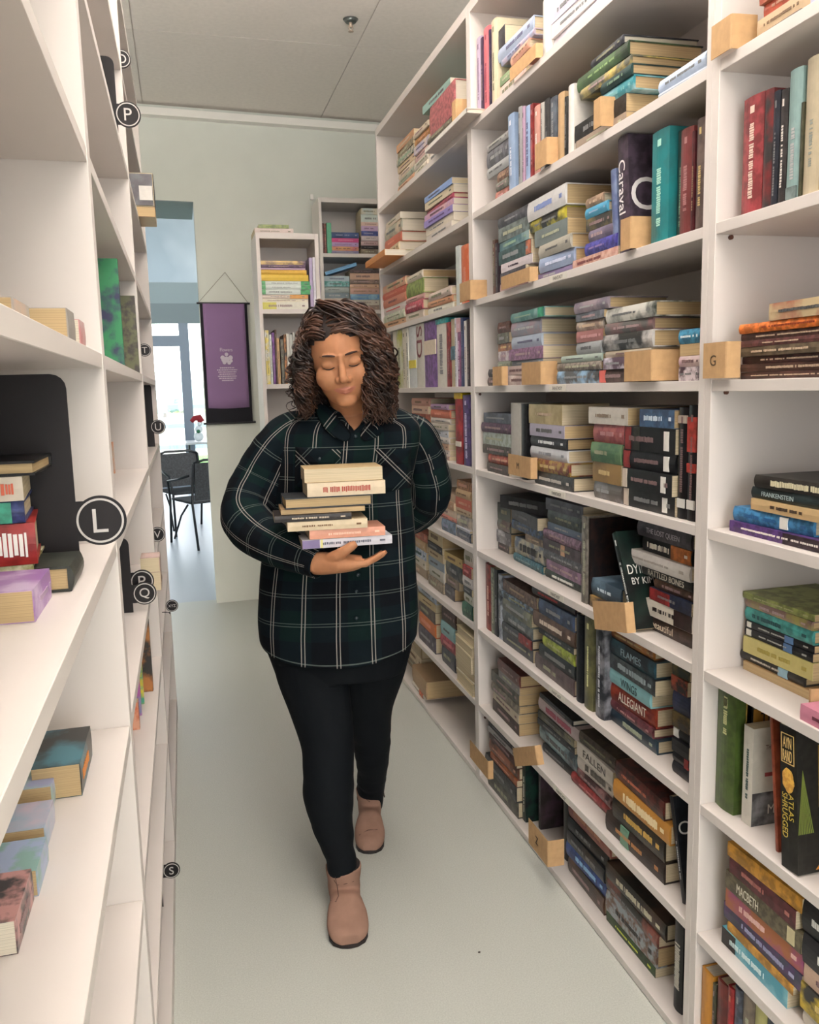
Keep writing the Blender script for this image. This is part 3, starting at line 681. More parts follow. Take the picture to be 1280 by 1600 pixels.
# row 6
S('M', 6, R5, 122, 240, [98, 182, 238, 300, 340], [('4c6056/3c5048', {'a': 150, 'D': .17}), ('6e5450/7a8a7c', {'b': 246}), ('5c5c64/c8c8cc', {'a': 116, 'b': 250, 'pg': 't'}), ('4c4440', {'a': 158})], D=.15)
S('M', 6, R5, 248, 410, [90, 160, 225, 272, 312, 400, 442], [('2a2a30', {'a': 232, 'b': 422, 'yaw': .22, 'D': .12}), ('2e2e34', {'a': 240, 'yaw': -.1}), ('28323c/3c5a8a', {}), ('7a6450/a08a70', {'a': 318}), ('b0a68c/5a6a80', {'a': 262, 't': '~', 'tc': '3a3a3a'}), ('3c6c78', {'a': 262})])
S('M', 6, Z1, 158, 572, [378, 524, 684, 776, 893, 1030, 1150, 1275, 1375], [('5c5a66', {'a': 175}), ('4a5654', {'a': 175}), ('70829a', {'a': 170}), ('8a6a80', {'a': 140}), ('584a50', {'a': 140, 'spine': [(.5, .6, 'c89a78')]}), ('585a60', {'a': 140}), ('8a6a84', {'a': 160}), ('36443a', {'a': 155, 'tc': 'e8e8e0'})], D=.14)
V('M', 6, R5, [(602, 630, 148, '8c8478/6a645a', {'D': .2, 'h': 0, 'bars': 1, 'lab': 'grey mottled spine of an upright book with black cover, sixth middle shelf'})], setb=.018)
V('M', 6, R5, [(632, 640, 158, '1c1a1c/3a2420', {'D': .2, 'h': 0, 'bars': 0, 's': .004, 'lab': 'thin upright book with black cover and dim face, sixth middle shelf'})], setb=.018)
S('M', 6, R5, 645, 790, [520, 568, 600], [('3e5468/6a8498', {'tc': 'c8d4dc'}), ('5a4228/b08a48', {})], D=.12, setb=.02)
V('M', 6, R5, [(858, 880, 225, '101414/15332a', {'lean': 26, 'D': .17, 'h': 0, 'X': XR+.006, 'tc': 'c8c8c4', 'ct': [('DYING', .024, .27, .60, 'e8e4dc', .070), ('BY KIM', .017, .27, .48, 'e8e4dc', .060)], 'lab': 'leaning black and green book lettered DYING, sixth middle shelf'})])
marker('M', 6, R5, 668, 835, 872, 585, 735, 'kraft card flap hanging over the edge of the sixth middle shelf', out=.045, tilt=-12, hang=1)
S('M', 6, R5, 925, 1158, [245, 325, 405, 482, 535, 588, 655, 745, 825], [('4a444c', {'a': 885, 't': 'THE LOST QUEEN', 'tc': 'b8b0b8', 'th': .42, 'h': 1}), ('222020', {'a': 902, 't': '~', 'tc': 'e8e0d0', 'th': .42, 'tw': .45, 'toff': -.16, 'spine': [(.6, .98, 'c06a28')]}), ('d4cfc8', {'a': 836, 'tc': 'a8a098', 'h': 1, 'd': -.02}), ('3c3a38', {'a': 906, 't': 'RATTLED BONES', 'tc': 'ccc4b4', 'th': .6, 'tw': .72}), ('5c4234', {'a': 960}), ('2a3450', {'a': 945, 'spine': [(0, .5, 'a02c2c')]}), ('d8d0c0', {'tc': '2a2020', 'spine': [(.6, .95, '3a2828')]}), ('4e3a30', {'a': 920, 't': 'beautiful', 'tc': 'd8c8b0', 'tw': .45, 'toff': -.15})], D=.16)
# row 7
V('M', 7, R5, [(104, 132, 378, '943028', {'tc': 'd8b0a0', 'lab': 'red upright book at the far left, seventh middle shelf'}), (134, 150, 398, '76806e', {'h': 0}), (151, 166, 405, '26282c', {'h': 0}), (167, 190, 432, 'b4bcc8/3a4050', {})], setb=.03)
S('M', 7, R5, 192, 355, [545, 608, 642, 712, 775, 822, 885], [('7c6258', {'a': 198, 'b': 380}), ('4a4c4c/7890a8', {'b': 362}), ('5c6460/8a8a70', {}), ('5e6668', {}), ('3c3c40', {'spine': [(.6, 1, '963838')]}), ('484c54', {})], setb=.03)
S('M', 7, R5, 385, 560, [605, 650, 728, 805, 836, 893, 960, 1040], [('3a2a2c', {'a': 355, 'tc': 'a84040'}), ('485878', {'a': 392}), ('6a5044', {'a': 336, 'tc': 'd0c0b0', 'h': 1}), ('2c3434', {}), ('98a438', {'a': 402}), ('2c3438', {}), ('5e4c4c', {'a': 362, 'h': 1})], setb=.02)
V('M', 7, R5, [(572, 600, 640, '1c2026', {'bars': 0}), (612, 655, 648, '7c7a50/5a5a40', {'tc': 'd8d8a0'}), (668, 712, 700, '30343c/8a8a90', {'tc': 'c8c8cc'})], setb=.02)
S('M', 7, R6, 705, 960, [118, 170, 255, 335, 415, 512, 562, 632], [('8a4a24/c07a30', {'a': 735, 'b': 960, 'D': .14}), ('222a34/3a6878', {'a': 742, 'b': 975, 't': 'FLAMES', 'tc': '9ab0b8', 'tw': .45, 'th': .45, 'h': 1}), ('3a4044/5a6468', {'a': 745, 'b': 985, 't': '~', 'tc': '98a4a8', 'th': .4}), ('86bcc0', {'a': 700, 'b': 955, 't': 'WINGS', 'tc': '20383c', 'tw': .4, 'th': .55, 'h': 1}), ('8c2a26/a84028', {'a': 690, 't': 'ALLEGIANT', 'tc': 'e0d8c8', 'tw': .62, 'th': .5, 'h': 1}), ('70343c', {'a': 690, 'b': 962}), ('243648/2c4c60', {'a': 695, 'b': 975, 't': '~', 'tc': 'a0a890', 'tw': .42, 'th': .4, 'h': 1})], D=.14)
S('M', 7, R6, 1058, 1140, [190, 262, 325, 415, 480, 530, 585, 630, 680], [('2c3a2c/6a5c30', {}), ('1c1a1c/b0482c', {}), ('2a3050', {'tc': 'c8c8d8'}), ('2e2820/6a5428', {}), ('1e1e20', {'tc': 'd8d8d0', 'sticker': (.02, 'e0dcd4')}), ('1e1e22', {'tc': 'c8b890'}), ('1c1c20', {'tc': 'e0e0e0', 'spine': [(.7, .95, 'b03030')]}), ('202028', {'tc': 'd0d0d0'})], setb=.03)
# row 8
S('M', 8, R6, 155, 290, [240, 300, 340, 398, 442, 488, 548], [('6c302c/8a4a40', {'a': 185, 'b': 298}), ('8c8684', {'a': 185, 'b': 296}), ('46463e/706a5a', {'a': 146}), ('7a7060', {}), ('c0b49c', {}), ('4a3630', {})], D=.2, pg='t')
marker('M', 8, R6, 262, 385, 415, 600, 690, 'kraft card flap jutting out over the eighth middle shelf edge', out=.05, tilt=-25, hang=1)
S('M', 8, R6, 385, 560, [470, 500, 565, 605, 640, 720, 765], [('2a2a30', {'a': 388, 'D': .17, 'pg': 'w'}), ('ccbcbc', {'a': 382, 'b': 590, 't': '~', 'tc': 'b06070', 'th': .5}), ('3e3a30/8a8468', {}), ('2e343a', {}), ('8ca8ac/3a4c58', {'b': 575}), ('2c2e30', {'a': 410})])
S('M', 8, R6, 578, 755, [650, 715, 790, 868, 915, 965], [('3c3028/5a4a3a', {'a': 592, 'b': 765, 'D': .19, 'pg': 't'}), ('cfc8bc', {'t': 'FALLEN', 'tc': '4a4640', 'tw': .62, 'th': .5, 'b': 768}), ('cfc8bc', {'t': '~', 'tc': '5a564e', 'tw': .55, 'th': .5}), ('4c3030/a87a78', {}), ('a03a38', {'a': 555})], D=.15)
S('M', 8, R7, 770, 1005, [225, 322, 425, 545, 652], [('702c24/3a1c1a', {'b': 1020, 'D': .16, 'tc': 'b86a50', 'h': 1}), ('cc8c38', {'b': 1040, 't': '~', 'tc': 'f0dcb0', 'th': .5, 'h': 1}), ('2a2622/4a3a28', {'a': 758, 'tc': 'c8a050', 'h': 1}), ('3a2b26', {'a': 726, 'tc': 'b88050', 'spine': [(.28, .42, '6a9a80')], 'h': 1})], D=.16)
V('M', 8, R7, [(1108, 1128, 255, '5a5a60/c8c8c8', {'lean': 10, 'D': .16, 'h': 0, 'ct': [('CR', .035, .45, .62, 'e8e8e4', None)], 'bars': 0, 'cov': '22262e', 'lab': 'leaning dark book lettered CR beside the white post, eighth middle shelf'})][:0] or [(1108, 1128, 255, '22262e', {'lean': 15, 'D': .16, 'h': 0, 'ct': [('CR', .030, .2, .70, 'e8e8e4', None)], 'cp': [(.28, .5, .42, .52, 'd8c040')], 'tc': 'c8c8c8', 'lab': 'leaning dark book lettered CR beside the white post, eighth middle shelf'})], setb=.03)
# row 9
S('M', 9, R6, 135, 275, [605, 640, 665, 710, 770, 802, 880, 960], [('28282c', {}), ('9a9896', {}), ('5a3430', {}), ('a86a50/503028', {'a': 140}), ('a85c38', {'a': 145}), ('3a3a3c', {'a': 125, 'h': 1}), ('5c5850', {})], D=.13)
marker('M', 9, R7, 48, 135, 150, 30, 120, 'brown cardboard marker at foot of the post, bottom middle shelf', out=.055, hang=1)
V('M', 9, R7, [(290, 306, -10, '1a2226/1f4a3c', {'D': .15, 'h': 0, 'tc': 'c8c8b8', 'lab': 'dark upright book with green cover, bottom middle shelf'}), (388, 400, 20, '3c3230/5c4652', {'D': .2, 'h': 0, 's': .03, 'lab': 'brown patterned upright book cover, bottom middle shelf'}), (508, 534, 80, '1a1a1c', {'bars': 0, 's': .03, 'lab': 'black upright book left of the blue-spined stack, bottom middle shelf'})], setb=.03)
marker('M', 9, R7, 340, 435, 515, 430, 560, 'kraft cardboard marker lettered in pen, bottom middle shelf', letter='Z', out=.05, hang=1)
S('M', 9, R7, 535, 718, [410, 500, 575, 645, 722, 805], [('8a3028/a05848', {'b': 738, 'h': 1}), ('26282c', {'b': 722}), ('2a2e34/3a3a40', {}), ('2e4c94', {'a': 526, 'tc': '8ab4d8'}), ('42362c/6a4a38', {})], D=.15)
S('M', 9, R7, 722, 968, [800, 888, 955, 1075, 1128], [('2a2620/5a4030', {'b': 1015, 't': '~', 'tc': 'c8c0a8', 'th': .4, 'h': 1, 'D': .17}), ('3c3a30/a05a4c', {'h': 1, 'b': 985}), ('96a0a6/7a5a48', {'tc': '30302c', 'pg': 't'}), ('34502a', {'tc': 'c8d050', 'b': 960})], D=.16)
V('M', 9, R7, [(1058, 1100, 830, '16181c', {'t': '~', 'tc': 'c8c4b8', 'th': .6, 'tw': .5, 'D': .14, 'lab': 'black upright book by the white post, bottom middle shelf'})], setb=.03)
# ---------------- nearest bookcase, right edge of the photo
marker('N', 2, N1, 128, 250, 405, 85, 330, 'large kraft cardboard marker at top right of the photo')
S('N', 2, N1, 402, 800, [-40, 30, 90, 175, 210], [('b0503c/d08a60', {'a': 435}), ('c8563c', {'a': 440}), ('c8ac88', {'a': 400}), ('5a4a40', {'b': 700})], ref=420, setb=.02)
S('N', 2, N1, 700, 900, [-20, -5], [('c8c8dc', {})], ref=720, setb=.004)
V('N', 3, N1, [(305, 432, 600, '9c3a3e', {'tc': 'e0c8b8', 'D': .16, 'lab': 'red upright hardback, leftmost on the third shelf, rightmost bookcase'}), (434, 490, 560, '3a3636/a02c30', {'bars': 0}), (492, 534, 570, '262c38', {}), (536, 583, 560, '3a3434', {'tc': 'd8d0c8'}),
 (585, 668, 430, '83a09c', {'sticker': (.04, '6a7a78'), 'lab': 'tall pale teal upright book, third shelf at right edge'}), (670, 688, 640, '4a4a34', {'h': 0}), (690, 790, 350, 'b6a88c', {'tc': '8a9088', 'lab': 'tall cream upright book, third shelf at right edge'}), (792, 870, 480, 'c49a50/d8c070', {})], setb=.03)
marker('N', 4, N2, 66, 190, 262, 325, 524, 'kraft cardboard marker with handwritten letter G', letter='G')
S('N', 4, N2, 265, 860, [140, 228, 280, 318, 352, 402, 442, 484, 522], [('c0a880/b03c34', {'a': 430, 'tc': '505050'}), ('d8702c', {'tc': '8a3a20'})]+[('5a3a32', {'tc': 'b8a088', 'h': 0}), ('6a3e3c', {'tc': 'b8a088', 'h': 0}), ('6a5a44', {'tc': 'b8a088', 'h': 0}), ('4e2a28', {'tc': 'c8b098', 'h': 0}), ('5a3a30', {'tc': 'b8a088', 'h': 0}), ('54342c', {'tc': 'b8a088', 'h': 0})], ref=300, setb=.02, D=.14)
S('N', 5, N2, 325, 860, [1048, 1110, 1166, 1222, 1296, 1352], [('2c2620', {'a': 340, 't': '~', 'tc': 'd0c8a8', 'th': .5, 'D': .15}), ('243438', {'a': 315, 't': 'FRANKENSTEIN', 'tc': 'a8b8b8', 'th': .4, 'tw': .35, 'toff': -.2}), ('c8a878', {'a': 320, 'tc': '4a3a2c', 'h': 0}), ('3a7cac', {'a': 220, 'b': 640, 'sticker': (.62, 'e8e4dc'), 'tc': '2c5c8c', 'h': 1}), ('5a3a7c', {'a': 210, 'spine': [(.5, 1, '3c2c34')], 'tc': 'e0d8d0', 'h': 0})], ref=345, setb=.025, D=.17)
S('N', 6, N3, 360, 815, [190, 235, 292, 380, 427, 482, 592, 652, 712], [('8c9450', {'a': 345, 'D': .19}), ('8c6c64/a09a50', {}), ('3f9a94', {'tc': '1c4c50'}), ('1c1e22', {'tc': 'a8a8a0', 'spine': [(.6, .72, '5a80b0')], 'sticker': (.03, 'd8d4c8')}), ('1c1e22', {'tc': 'a8a8a0', 'spine': [(.6, .72, '5a80b0')], 'sticker': (.03, 'd8d4c8')}), ('c4b870', {'tc': 'a8984c', 'h': 0}), ('3c3a34', {'a': 310, 'b': 765, 'tc': 'b8b0a0', 'spine': [(.62, .76, '8ab0c0')]}), ('b08a58', {'flip': 1, 'b': 800, 'pg': 't', 'h': 0})], ref=362, D=.16, pg='t')
S('N', 6, N3, 735, 1100, [960, 1010], [('c87c94', {'tc': '6a3040', 'h': 0, 'lab': 'pink paperback lying at the right edge of the sixth shelf, rightmost bookcase', 'D': .12})], ref=760, setb=.005)
marker('N', 6, N3, 800, 806, 865, 850, 960, 'kraft cardboard marker above the pink paperback at the right edge', out=-.03)
V('N', 7, N4, [(205, 330, 92, '56702e/4a6028', {'D': .12, 'tc': 'c8c890', 't': '~', 'th': .22, 'tw': .3, 'toff': .28, 'cp': [(.22, 1, .10, .93, 'b09040'), (.25, 1, .115, .915, '26221e/b08050')], 'lab': 'green cloth hardback standing against the white post, seventh shelf, rightmost bookcase', 's': .012}),
 (452, 520, 392, 'ccc8bc', {'D': .1, 'h': 0, 'tc': '4a5c58', 's': .02, 'ct': [('THE WHITE', .010, .55, .8, '6a5a50', .05), ('MAN', .02, .65, .16, 'd8d4c8', .05)], 'cp': [(.02, 1, .0, .34, '4a4a4c/8a8a8c'), (.3, .85, .5, .54, 'a84040')], 'lab': 'white paperback standing beside the green hardback, seventh shelf, rightmost bookcase'}),
 (700, 722, 300, 'a84c30', {'D': .12, 'h': 0, 'lean': 7, 'bars': 0, 'X': XR+.03, 'lab': 'thin rust-red book leaning behind the Ayn Rand paperback'}),
 (742, 862, 372, '1c1a16', {'D': .13, 'h': 0, 'lean': 4.5, 'bars': 0, 'X': XR+.008, 'lab': 'black paperback lettered AYN RAND and ATLAS SHRUGGED', 'sp': [('AYN', .021, .5, .892, 'd0b070', .022, 0), ('RAND', .021, .5, .80, 'd0b070', .024, 0), ('ATLAS', .013, .30, .45, 'b8a040', .050, 1), ('SHRUGGED', .014, .68, .38, 'b8a040', .085, 1)]})], setb=.02)
S('N', 8, N5, 400, 960, [165, 252, 360, 475, 590, 690, 742, 850], [('c88c28', {'tc': 'a86c1c', 'h': 0, 'bars': 0}), ('6a2c30', {'tc': 'b07068', 'h': 0, 'b': 930}), ('6a6048', {'a': 372, 't': 'MACBETH', 'tc': 'e0dcc8', 'tw': .3, 'toff': -.18, 'th': .5, 'sticker': (.84, 'd0c498'), 'h': 0}), ('b86a3c/a84c80', {'a': 366, 'tc': 'e0b8b0', 'h': 0}), ('404660/5a3c70', {'a': 334, 'tc': 'a0a0c0', 'h': 0}), ('c08a34', {'a': 372, 'b': 900, 'bars': 0, 'h': 0}), ('4aa0b8/88c8d0', {'a': 334, 'b': 850, 'spine': [(0, .22, '22201e')], 'tc': 'd8ecec', 'h': 0})], ref=405, setb=.03, D=.13)
S('N', 8, N5, 960, 1500, [640, 800, 960, 1060, 1200, 1290], [('1e1e22', {'tc': 'e0e0dc'}), ('24242a', {'tc': 'e0e0dc'}), ('c8a890', {}), ('d8b82c/2a2a2a', {}), ('ccc4b4', {})], ref=985, setb=.03, D=.13)
S('N', 8, N5, 930, 1500, [1290, 1420], [('4a3070', {})], ref=960, setb=-.0, D=.04)  if False else None
V('N', 9, N5, [(98, 182, 1120, 'd08a28', {'bars': 0, 'pg': 'w', 'D': .13, 'lab': 'orange upright book against the white post, bottom shelf, rightmost bookcase'}), (205, 232, 1240, '40402c', {'D': .12}), (240, 318, 1230, '8c2a22/6a1c18', {'D': .1, 'bars': 0}), (320, 366, 1270, 'b02024', {'D': .11}), (380, 440, 1290, '5a6478/3c4050', {'D': .1}),
 (442, 530, 1330, '8a7a68/6a5a50', {}), (532, 620, 1380, 'b8b470', {'bars': 0}), (622, 700, 1420, '2a3c50', {}), (702, 780, 1470, '4a3c34', {})], setb=.012)
# ---------------- far bookcase behind the woman
S('F', 1, F1, 565, 665, [800, 850, 895, 940, 985, 1030, 1070, 1110], ['c08a60', '8a7a5a', ('6a7a68/c8b8a0', {}), 'd0b890', ('c8b4a0/e0c8a8', {}), '9aa08a', 'd8a078'], setb=.01)
S('F', 1, F1, 668, 755, [745, 780, 830, 880, 930, 975, 1015], [('c8b8a0', {'D': .18}), ('b0783c', {}), ('b0a8c0/d8c8b8', {}), ('d0a8a0', {}), ('c8c0b0', {}), ('d8ccb8', {})], setb=.01)
S('F', 1, F1, 725, 900, [440, 505, 740, 790, 870, 935], [('88aaa0', {'a': 722, 'b': 880, 'D': .2, 'pg': 'w'}), ('a85a5c', {'a': 765, 'b': 925, 'D': .18, 'pg': 'w', 'h': 1, 'bars': 0, 'lab': 'thick rose-red book lying high on the top far right shelf'}), ('6a6050', {'a': 760}), ('d0c4b0', {'a': 760}), ('d8d0c4', {'a': 755})], ref=915, setb=.01)
marker('F', 1, F1, 905, 930, 1055, 615, 765, 'kraft cardboard marker on the top far right shelf')
S('F', 2, F1, 485, 580, [1320, 1362, 1440, 1505, 1560, 1620], [('d8ccb8', {'D': .17, 'pg': 'w'}), ('a8a894/dccdb4', {'D': .19, 'pg': 'w'}), ('d06a50', {'D': .19, 'pg': 'w'}), ('d8c8a0', {'pg': 'w'}), ('ccd0b8', {'pg': 'w'})], setb=.01)
S('F', 2, F1, 740, 905, [1105, 1150, 1208, 1245, 1290, 1340, 1400, 1450], [('88a4d8', {'a': 738}), ('d8c8a8', {'D': .19, 'pg': 'w'}), ('a83c54', {'D': .19}), ('c090b8/e0b0b0', {'pg': 'w'}), ('9080c0', {'pg': 'w'}), ('e0d4c0', {'pg': 'w'}), ('d8ccc0', {'pg': 'w'})], setb=.01)
S('F', 2, F1, 590, 720, [1480, 1540, 1590], [('ccc0a8', {}), ('dcd4c4', {})], setb=-.03, ref=640) if False else None
S('F', 3, F2, 735, 850, [440, 480, 515, 560, 600, 640, 672], [('e0c098/e88a70', {}), ('d86850', {}), ('d88468', {}), ('d8d0c8', {'tc': 'c04040'}), ('b4c4a0/e0d8c8', {}), ('dcaa80', {})], setb=.01)
S('F', 3, F2, 855, 940, [405, 440, 508, 535, 580, 620], [('dcd0bc', {'D': .2, 'pg': 't'}), ('84984a', {'h': 1, 'D': .12, 'bars': 0, 'lab': 'moss green book lying on the third far right shelf'}), ('d0a098', {'D': .19}), ('b84c5c', {}), ('d8c8b8', {})], setb=.01)
S('F', 3, F2, 975, 1095, [490, 535, 570, 605], [('d0bcb0', {'D': .15}), ('d0946c', {'D': .15}), ('e0dccc', {'D': .15})], setb=.01)
V('F', 3, F2, [(1121, 1140, 285, 'c8d0cc', {'h': 0, 'bars': 0}), (1146, 1186, 280, 'e0642c/e88860', {'lab': 'orange-red upright book on the third far right shelf'})])
marker('F', 3, F2, 1140, 1195, 1282, 462, 585, 'kraft cardboard marker in front of the post, third far right shelf', out=.02)
V('F', 4, F4, [(60, 84, 110, 'd8d0c0', {}), (86, 120, 130, 'c8c8b0/b0b040', {}), (122, 148, 105, 'd0c8b8', {}), (150, 162, 100, 'e0dcd0', {'h': 0}), (165, 210, 100, 'd4d8d8', {'spine': [(.32, .45, 'd8c83c')], 'bars': 0, 'lab': 'pale upright book with small yellow patch, fourth far right shelf'}), (213, 262, 98, 'd0ccc0', {'t': 'SD', 'tc': '7a2c38', 'th': .7, 'tw': .35, 'toff': .22, 'lab': 'white upright book with dark red letters S and D'}), (266, 345, 96, '765090', {'bars': 0, 'spine': [(.5, .72, 'd8c8b0')], 'lab': 'thick purple upright book, fourth far right shelf'}), (347, 412, 78, 'd8d4c8', {'cap': (.93, '38a0a0'), 'tc': '8a8a90', 'lab': 'white upright book with turquoise top band, fourth far right shelf'}),
 (415, 438, 100, '983034', {'h': 0}), (440, 466, 80, 'b4a888', {'spine': [(.4, .6, '4a7484')], 'bars': 0}), (468, 480, 72, 'd8d4dc', {'h': 0}), (481, 506, 74, '985c84', {'spine': [(.8, 1, 'd8a8b0')], 'tc': 'e0c8d8'}), (508, 526, 70, '2c3c70', {'h': 0}), (529, 545, 90, 'e4e0d8', {'h': 0}), (547, 562, 80, '4a343c', {'h': 0})], setb=.01)
S('F', 5, F4, 180, 296, [600, 650, 700, 760, 830, 900, 960], ['c89080', 'd0a890', ('b85840', {}), 'd0c0b0', 'c8b8a8', 'c0a890'], setb=.02)
S('F', 5, F4, 305, 425, [640, 678, 735, 775, 815, 862, 905, 945, 985, 1012], [('b08cb0', {}), ('d87458', {}), ('d4cac0', {}), ('c8bcb0', {}), ('ccd0dc', {}), ('d4ccc4', {}), ('d0a488', {}), ('d8c8c0', {}), ('b89890', {})], setb=.02, D=.15)
V('F', 5, F4, [(468, 512, 552, 'a82428', {'cap': (.92, 'e0b818'), 'sticker': (.25, 'e0d8c8'), 'bars': 0, 'D': .1, 'lab': 'red upright book with yellow top band, fifth far right shelf'}), (520, 566, 580, '503878', {'tc': 'd0c8e0', 'lean': 1.2, 'lab': 'purple upright book beside the red and yellow one'})], setb=.01)
S('F', 6, F4, 475, 568, [1160, 1215, 1265, 1330, 1366, 1440, 1456, 1512], [('a8744c', {}), ('c0a078', {}), ('cc6850', {'a': 468}), ('b8a488', {}), ('8a8280/d8c8b0', {}), ('d0d0dc', {}), ('5c6474', {'a': 475})], D=.15, setb=.02)
S('F', 6, F4, 330, 465, [1240, 1285, 1330, 1375, 1400, 1470], [('c0a488', {}), ('b08868', {}), ('d0b8a0', {}), ('d88878', {}), ('68788c', {'a': 385})], setb=.02)
S('F', 7, F5, 150, 238, [135, 180, 235, 285, 335, 390], [('c0644a', {}), ('b89468', {}), ('8298b8/c8ccd4', {}), ('c8c0b0', {}), ('a08c74', {})], setb=.04)
S('F', 7, F5, 250, 335, [130, 205, 243, 290, 340, 400, 455], [('ccb88c', {'pg': 't', 'D': .18}), ('2c2c32', {'D': .18}), ('b8a480', {}), ('8a98a8', {}), ('c8c4b8', {}), ('8a7a68', {})], setb=.03)
S('F', 7, F5, 325, 440, [250, 300, 385, 440, 512], [('c4a868', {'a': 320, 'D': .15}), ('48505a/8a8a80', {'a': 325}), ('8a7868', {'a': 300, 'b': 420}), ('5c585e', {'a': 290, 'b': 400, 'pg': 't', 'h': 1, 'D': .15})], ref=400)
S('F', 7, F5, 448, 498, [232, 300, 345, 390, 420, 460, 520], [('d0c8bc', {}), ('a83838', {}), ('d0ccc8', {}), ('5a6060', {}), ('c8c4b8', {}), ('3c6854', {})], D=.13, setb=.01)
S('F', 8, F5, 200, 292, [475, 525, 565, 625, 695, 775], [('b8c4d4', {'a': 188, 'h': 1}), ('c4ac80', {}), ('645850', {}), ('dc7438', {}), ('585260', {'h': 1})], setb=.02)
S('F', 8, F5, 325, 398, [580, 640, 692, 735, 800], [('54382e', {'D': .16}), ('88b4b8', {}), ('a84450', {}), ('484c56', {'h': 1})], setb=.02)
S('F', 8, F5, 408, 505, [720, 775, 830, 880, 920, 975, 1045], [('d0c098', {'flip': 1, 'spine': None}), ('d4c4a0', {'flip': 1}), ('ccbc98', {'flip': 1}), ('d4c8a8', {'flip': 1}), ('e0d8c4', {'flip': 1, 'h': 1}), ('ccb890', {'flip': 1})], D=.14, setb=.004)
S('F', 9, F5, 100, 215, [760, 810, 860, 905], [('a08c68', {}), ('b8a47c/d0c0a0', {}), ('8a7a60', {})], setb=.08, ref=200)
S('F', 9, F5, 155, 243, [950, 1045, 1072], [('b0906a', {'D': .2, 'h': 1, 'bars': 0, 'pg': 't', 'lab': 'thick kraft-brown book lying on the bottom far right shelf'}), ('d8cfc4', {'b': 225, 'D': .2, 'spine': [(.6, .9, 'd86a38')]})], ref=225)
V('N', 7, N4, [(428, 446, 225, '2a2420', {'D': .14, 's': .05, 'h': 0, 'bars': 0, 'cp': [(0, 1, .84, 1, 'c88a30')], 'ct': [('THE', .018, .3, .92, '2a2018', .05)], 'lab': 'dark upright book with orange top lettered THE, behind the white paperback'})], setb=.02)
# two books that jut out over the shelf fronts of the far bookcase
q0 = bp(664, 236, X=XR-.05); q1 = bp(729, 186, X=XR-.05)
make_book(Matrix.Translation((XR-.05, q0.y, RT[1]+.0005)) @ frame((0, 0, 0), (1, 0, 0), (0, 0, 1), (0, -1, 0)), q0.y-q1.y, .016, .10, cov='cfc0b4', spine=[(0, 1, 'e0dad0')], pg='w', hard=True, bars=0, label='thin pale book jutting out from the top shelf, far right bookcase', group='books on the top shelf of the far right bookcase')
q0 = bp(571, 415, X=XR-.09); q1 = bp(601, 393, X=XR-.09)
make_book(Matrix.Translation((XR-.09, q0.y, RT[2]+.0005)) @ frame((0, 0, 0), (1, 0, 0), (0, 0, 1), (0, -1, 0)), q0.y-q1.y, .028, .10, cov='dc8c40', pg='w', hard=False, bars=0, label='small orange book jutting over the second shelf edge, far right bookcase', group='books on the second shelf of the far right bookcase') if q0.y < 4.4 else None
# shelf name labels printed on the front edges of the middle boards
for i, (px, py) in enumerate(((872, 434), (871, 609), (870, 776), (868, 930), (870, 1086), (877, 1238))):
    r = 3+i
    p = bp(px, py, X=XR-.001); z = RB[r-1]+BT/2
    e = empty('shelf_name_label', (XR, p.y, z)); tag(e, f'tiny printed name label on the front edge of the {SHELF[r]} middle shelf', 'label', 'printed shelf labels')
    bm = bmesh.new(); box(bm, -.0012, -.0004, -.055, .055, -.009, .009); link_mesh('paper', bm, mat('label_paper', '#DDD8CC', .6), e)
    txt = text_bm('FANTASY', .0095, .062); xform(txt, frame((-.0014, 0, 0), (0, -1, 0), (0, 0, 1), (-1, 0, 0)))
    link_mesh('lettering', txt, mat('ink_6a6660', '#6A6660', .6), e)

# printed art on the front cover of the black Rand paperback
for o in list(COL.objects):
    if o.get('label', '').startswith('black paperback lettered AYN'):
        cv = [c for c in o.children if c.name.startswith('cover')][0]; dm = cv.dimensions
        D_, H_ = max(v.co.x for v in cv.data.vertices), max(v.co.z for v in cv.data.vertices)
        T_ = max(v.co.y for v in cv.data.vertices)
        def art(name, polys, col, y=-.0006, front=True):
            bm = bmesh.new()
            for pl in polys: prism(bm, pl, y, .0, 'y')
            bmesh.ops.recalc_face_normals(bm, faces=bm.faces[:]); link_mesh(name, bm, mat('art_'+col, '#'+col, .5), o)
        art('cover_rays', [[(.02*D_+D_*.03*i, .28*H_), (.02*D_+D_*.03*i+.0016, .28*H_), (.10*D_, .72*H_)] for i in range(9)], '7c8a3c')
        art('cover_figure', [[(.30*D_, .02*H_), (.46*D_, .10*H_), (.40*D_, .30*H_), (.52*D_, .32*H_), (.62*D_, .12*H_), (.75*D_, .02*H_)]], 'c07830')
        art('cover_frame', [[(.36*D_, .45*H_), (.37*D_, .45*H_), (.37*D_, .88*H_), (.36*D_, .88*H_)], [(.36*D_, .45*H_), (.9*D_, .45*H_), (.9*D_, .455*H_), (.36*D_, .455*H_)]], 'a07c34')
        bm = bmesh.new(); bmesh.ops.create_icosphere(bm, subdivisions=3, radius=1, matrix=Matrix.Translation((-.0002, T_*.5, H_*.63)) @ Matrix.Diagonal((.0012, T_*.36, H_*.085, 1)))
        for v in bm.verts: v.co += Vector((0, noise.noise(v.co*90), noise.noise(v.co*80+Vector((3, 0, 0)))))*.003
        link_mesh('spine_face_art', bm, mat('art_gold', '#C8903C', .5, noise_s=120, col2='#E0B050'), o)
        bm = bmesh.new(); a, b = T_*.12, T_*.88
        for (y0, y1, z0, z1) in ((a, b, .945, .95), (a, b, .745, .75), (a, a+.001, .745, .95), (b-.001, b, .745, .95)): box(bm, -.0010, 0, y0, y1, z0*H_, z1*H_)
        link_mesh('spine_frame', bm, mat('art_tan', '#C8A868', .5), o)
